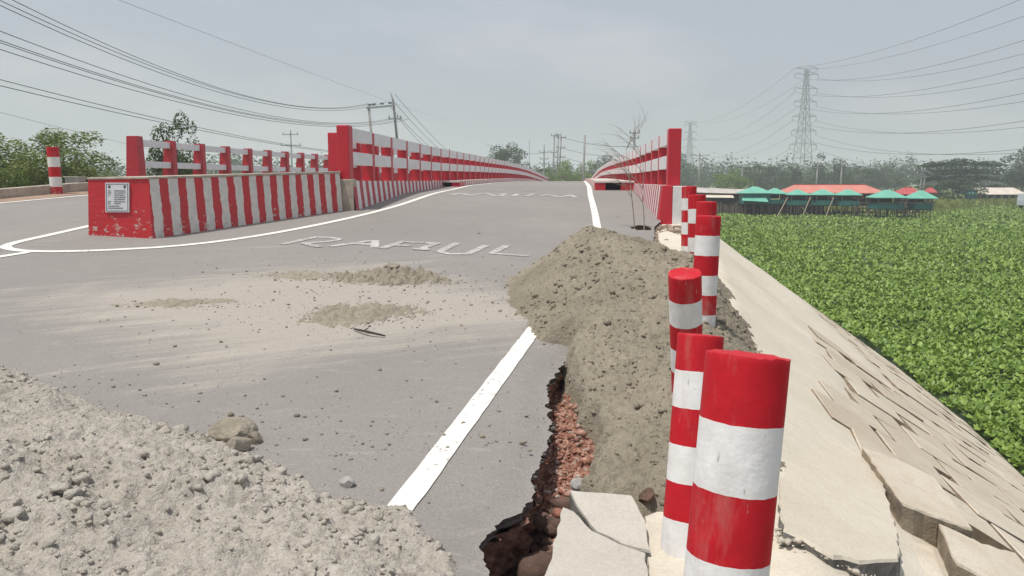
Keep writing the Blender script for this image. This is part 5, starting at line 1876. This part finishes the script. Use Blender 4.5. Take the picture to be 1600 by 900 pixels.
pole(876.5, 132, Z_AT(214, 132), 'rightmost of the three clustered poles beyond the crest', ((.3, 1.6), (2.0, 1.5), (3.6, 1.8)), lean=.05)
pole(913, 118, Z_AT(213, 118), 'bare utility pole standing alone beyond the bridge crest', (), lean=.025, r=.17)
pole(990, 95, Z_AT(207, 95), 'utility pole whose head shows above the right railing', ((.3, 1.3), (.9, 1.1)))
pole(1092, 170, Z_AT(241, 170), 'utility pole right of the tall red end post', ((.5, 4.0), (1.2, 3.0)), r=.2)
pole(1159, 190, Z_AT(257, 190), 'utility pole left of the closed green hut', ((.4, 4.0), (1.6, 3.2)), r=.2)
pole(1276, 165, Z_AT(254, 165), 'utility pole behind the left half of the orange roof', ((.4, 3.2), (1.2, 2.4)), r=.18)
pole(1314, 140, Z_AT(257, 140), 'pale utility pole rising behind the ridge of the orange roof', ((.4, 2.0),), r=.15)
pole(1439, 125, Z_AT(262, 125), 'left pole of the close pair behind the last green hut', ((.5, 1.4), (1.2, 1.2)), r=.12)
pole(1444, 125, Z_AT(263, 125), 'right pole of the close pair behind the last green hut', ((.6, 1.6), (1.4, 1.2)), r=.13)
pole(903 - 200, 150, Z_AT(232, 150), 'thin pole showing above the long railing', (), r=.09)
pole(827, 165, Z_AT(220, 165), 'thin pole in front of the broad tree', (), r=.08)

# the H-shaped double pole
HD = 95.0
hp = empty('double_pole', (at_px(602, HD), HD, WATER + .5))
tag(hp, 'leaning H-shaped double pole carrying a cross beam above the railing', 'utility pole')
bx, bz = hp.location.x, hp.location.z
xa, xb = at_px(579, HD) - bx, at_px(617, HD) - bx
za, zb = Z_AT(168, HD) - bz, Z_AT(146, HD) - bz
MB().tube([(xa + .9, 0, 0), (xa, 0, za)], [.21, .15], 8).build('pole', 'pole_concrete', hp, True)
MB().tube([(xb + 1.1, 0, 0), (xb, 0, Z_AT(160, HD) - bz), (xb - .35, 0, zb)], [.22, .14, .05], 8).build('pole', 'pole_concrete', hp, True)
MB().box(((xa + xb) / 2, -.15, za - .05), (xb - xa + .5, .14, .2), ry=-.09).build('cross_beam', 'steel_grey', hp)
MB().box((xb + .2, -.15, Z_AT(187, HD) - bz), (1.7, .1, .14)).build('cross_arm', 'steel_grey', hp)
for k, t in enumerate((.05, .22, .55, .88)):
    mb = MB()
    mb.tube([(xa + (xb - xa) * t - .22, -.15, za + .18 + .25 * t), (xa + (xb - xa) * t + .22, -.15, za + .20 + .25 * t)], [.10, .12], 8)
    mb.build('insulator', 'insulator', hp)
for sx in (-.5, .5, .95):
    MB().tube([(xb + sx, -.15, Z_AT(186, HD) - bz), (xb + sx, -.15, Z_AT(182, HD) - bz)], [.07, .05], 6).build('insulator', 'insulator', hp)

# ------------------------------------------------------------------ lattice pylons
def pylon(px, d, top_y, label, r=.10, tilt=0.0):
    x = at_px(px, d)
    b = WATER + .5
    e = empty('lattice_pylon', (x, d, b), R(18))
    tag(e, label, 'pylon')
    H = Z_AT(top_y, d) - b
    half = lambda t: 3.3 * (1 - t) ** 1.35 + .6
    lv = [0, .14, .27, .39, .50, .60, .68, .76, .84, .92, 1.0]
    body = MB()
    cr = [[Vector((sx * half(t), sy * half(t), t * H)) for sx, sy in ((-1, -1), (1, -1), (1, 1), (-1, 1))] for t in lv]
    legs = [MB() for _ in range(4)]
    for k in range(4):
        legs[k].tube([c[k] for c in cr], r * 1.5, 4)
        legs[k].build('leg', 'steel_grey', e)
    for a in range(len(lv) - 1):
        for k in range(4):
            q = (k + 1) % 4
            body.tube([cr[a][k], cr[a + 1][q]], r * .75, 4, cap=False)
            body.tube([cr[a][q], cr[a + 1][k]], r * .75, 4, cap=False)
            body.tube([cr[a + 1][k], cr[a + 1][q]], r * .75, 4, cap=False)
    body.build('bracing', 'steel_grey', e)
    att = []
    for t, w in ((1.0, 5.6), (.955, 5.4), (.84, 5.2), (.73, 5.0), (.61, 5.2), (.49, 5.4), (.375, 5.8)):
        z = t * H
        hh = half(t)
        for s_ in (-1, 1):
            mb = MB()
            tip = Vector((s_ * (w + hh * .3), 0, z + .2))
            for sy in (-1, 1):
                mb.tube([Vector((s_ * hh, sy * hh, z)), tip], r * .8, 4, cap=False)
                mb.tube([Vector((s_ * hh, sy * hh, z + 1.4)), tip], r * .8, 4, cap=False)
            if t < 1:
                mb.tube([tip, tip - Vector((0, 0, 1.9))], [r * 1.3, r * 1.3], 5)
            att.append((s_, t, e.location + Matrix.Rotation(R(18), 3, 'Z') @ (tip - Vector((0, 0, 1.9 if t < 1 else 0)))))
            mb.build('cross_arm', 'steel_grey', e)
    return e, att
p1, A1 = pylon(1252, 349, 119, 'large lattice pylon standing behind the left end of the orange roof', .10)
p2, A2 = pylon(1076, 651, 195, 'smaller hazy lattice pylon right of the tall red end post', .2)

# ------------------------------------------------------------------ wires
def wire(name, A, B, sag, r, label, group, n=36):
    A, B = Vector(A), Vector(B)
    pts = []
    for k in range(n + 1):
        t = k / n
        p = A.lerp(B, t)
        p.z -= 4 * sag * t * (1 - t)
        pts.append(p)
    o = MB().tube(pts, r, 5).build(name, 'wire_dark', smooth=True)
    return tag(o, label, 'power line', group)
names7 = ['earth', 'top', 'second', 'third', 'fourth', 'fifth', 'lowest']
for j, (s_, t, p) in enumerate(A1):
    lev = j // 2
    side = 'near' if s_ > 0 else 'far'
    q = Vector((p.x + 12, 42, p.z + (1.0 if lev else 3.0)))
    wire('power_line', p, q, 13.5 if lev else 9.5, .055, '%s side %s line from the large pylon to the right edge' % (side, names7[lev]), 'high voltage lines')
    if lev in (0, 2, 4, 6):
        q = A2[j][2]
        wire('power_line', p, q, 11.0 if lev else 8, .06, '%s side %s line between the two pylons' % (side, names7[lev]), 'high voltage lines between the pylons')

# street side lines running from a pole out of frame on the left to the double pole
LEFT_WIRES = (
    ('topmost of the power lines at the upper left', (-28, 16, 14.37), (-25.97, 95, 11.18), 4.17),
    ('second power line from the top at the upper left', (-28, 16, 13.76), (-24.94, 95, 11.26), 4.17),
    ('third power line from the top at the upper left', (-28, 16, 13.56), (-23.75, 95, 11.34), 4.49),
    ('fourth line down at the upper left, first of the middle bundle', (-28, 16, 11.46), (-23.51, 95, 9.28), 3.30),
    ('fifth line down at the upper left, second of the middle bundle', (-28, 16, 10.75), (-22.88, 95, 9.28), 3.22),
    ('sixth line down at the upper left, third of the middle bundle', (-28, 16, 10.63), (-21.77, 95, 9.28), 3.36),
    ('seventh line down at the upper left, last of the middle bundle', (-28, 16, 10.18), (-20.98, 95, 9.28), 3.39),
    ('upper line of the low pair crossing the far left railing', (-28, 16, 7.97), (-27.31, 95, 5.08), 1.04),
    ('lower line of the low pair crossing the far left railing', (-28, 16, 7.51), (-26.92, 95, 4.93), 0.95),
    ('faint single line above the shrubs at the far left', (-28, 16, 7.08), (-45.38, 90, 4.15), 0.26),
    ('faint single line falling across the sky from the top edge', (-24, 10, 10.88), (-27.33, 160, 14.13), 0.46),
)
for lab, A, B, sag in LEFT_WIRES:
    wire('power_line', A, B, sag, .011 if lab.startswith('faint') else .020, lab, 'lines at the upper left', 60)

# lines round the poles beyond the crest
for k, (pa, da, ya, pb, db, yb, sag, lab) in enumerate((
        (620, 95, 150, 700, 150, 236, .3, 'stay line falling right from the top of the double pole'),
        (620, 95, 163, 690, 150, 236, .3, 'second line falling right from the double pole'),
        (612, 95, 168, 680, 150, 236, .3, 'third line falling right from the double pole'),
        (625, 95, 186, 672, 150, 236, .3, 'lowest line falling right from the double pole'),
        (876, 132, 216, 1040, 120, 226, 1.0, 'upper line from the triple poles behind the dry branch'),
        (876, 132, 232, 1040, 120, 236, 1.2, 'middle line from the triple poles behind the dry branch'),
        (876, 132, 245, 1040, 120, 256, 1.2, 'lower line from the triple poles behind the dry branch'),
        (850, 140, 240, 760, 150, 226, .8, 'line from the triple poles across the broad tree'),
        (1092, 170, 244, 1240, 130, 258, 1.6, 'dark line from the pole by the red end post to the pylon foot'),
        (1159, 190, 262, 1092, 170, 250, 1.0, 'line between the two poles right of the red end post'),
        (1092, 170, 248, 1159, 190, 266, 1.0, 'lower line between the two poles right of the red end post'))):
    wire('power_line', (at_px(pa, da), da, Z_AT(ya, da)), (at_px(pb, db), db, Z_AT(yb, db)), sag, .03, lab, 'local power lines', 18)

# ------------------------------------------------------------------ haze
hz = MB().box((500, 1400, 27), (4400, 3600, 62)).build('haze', [])
hz.data.materials.clear()
mh = bpy.data.materials.new('haze_air')
mh.use_nodes = True
nt = mh.node_tree
nt.nodes.clear()
oo = nt.nodes.new('ShaderNodeOutputMaterial')
pv = nt.nodes.new('ShaderNodeVolumePrincipled')
pv.inputs['Color'].default_value = (0.85, 0.89, 1.0, 1)
pv.inputs['Density'].default_value = 0.0011
pv.inputs['Anisotropy'].default_value = 0.15
nt.links.new(pv.outputs[0], oo.inputs['Volume'])
hz.data.materials.append(mh)
tag(hz, 'pale summer haze filling the air', 'haze', kind='stuff')
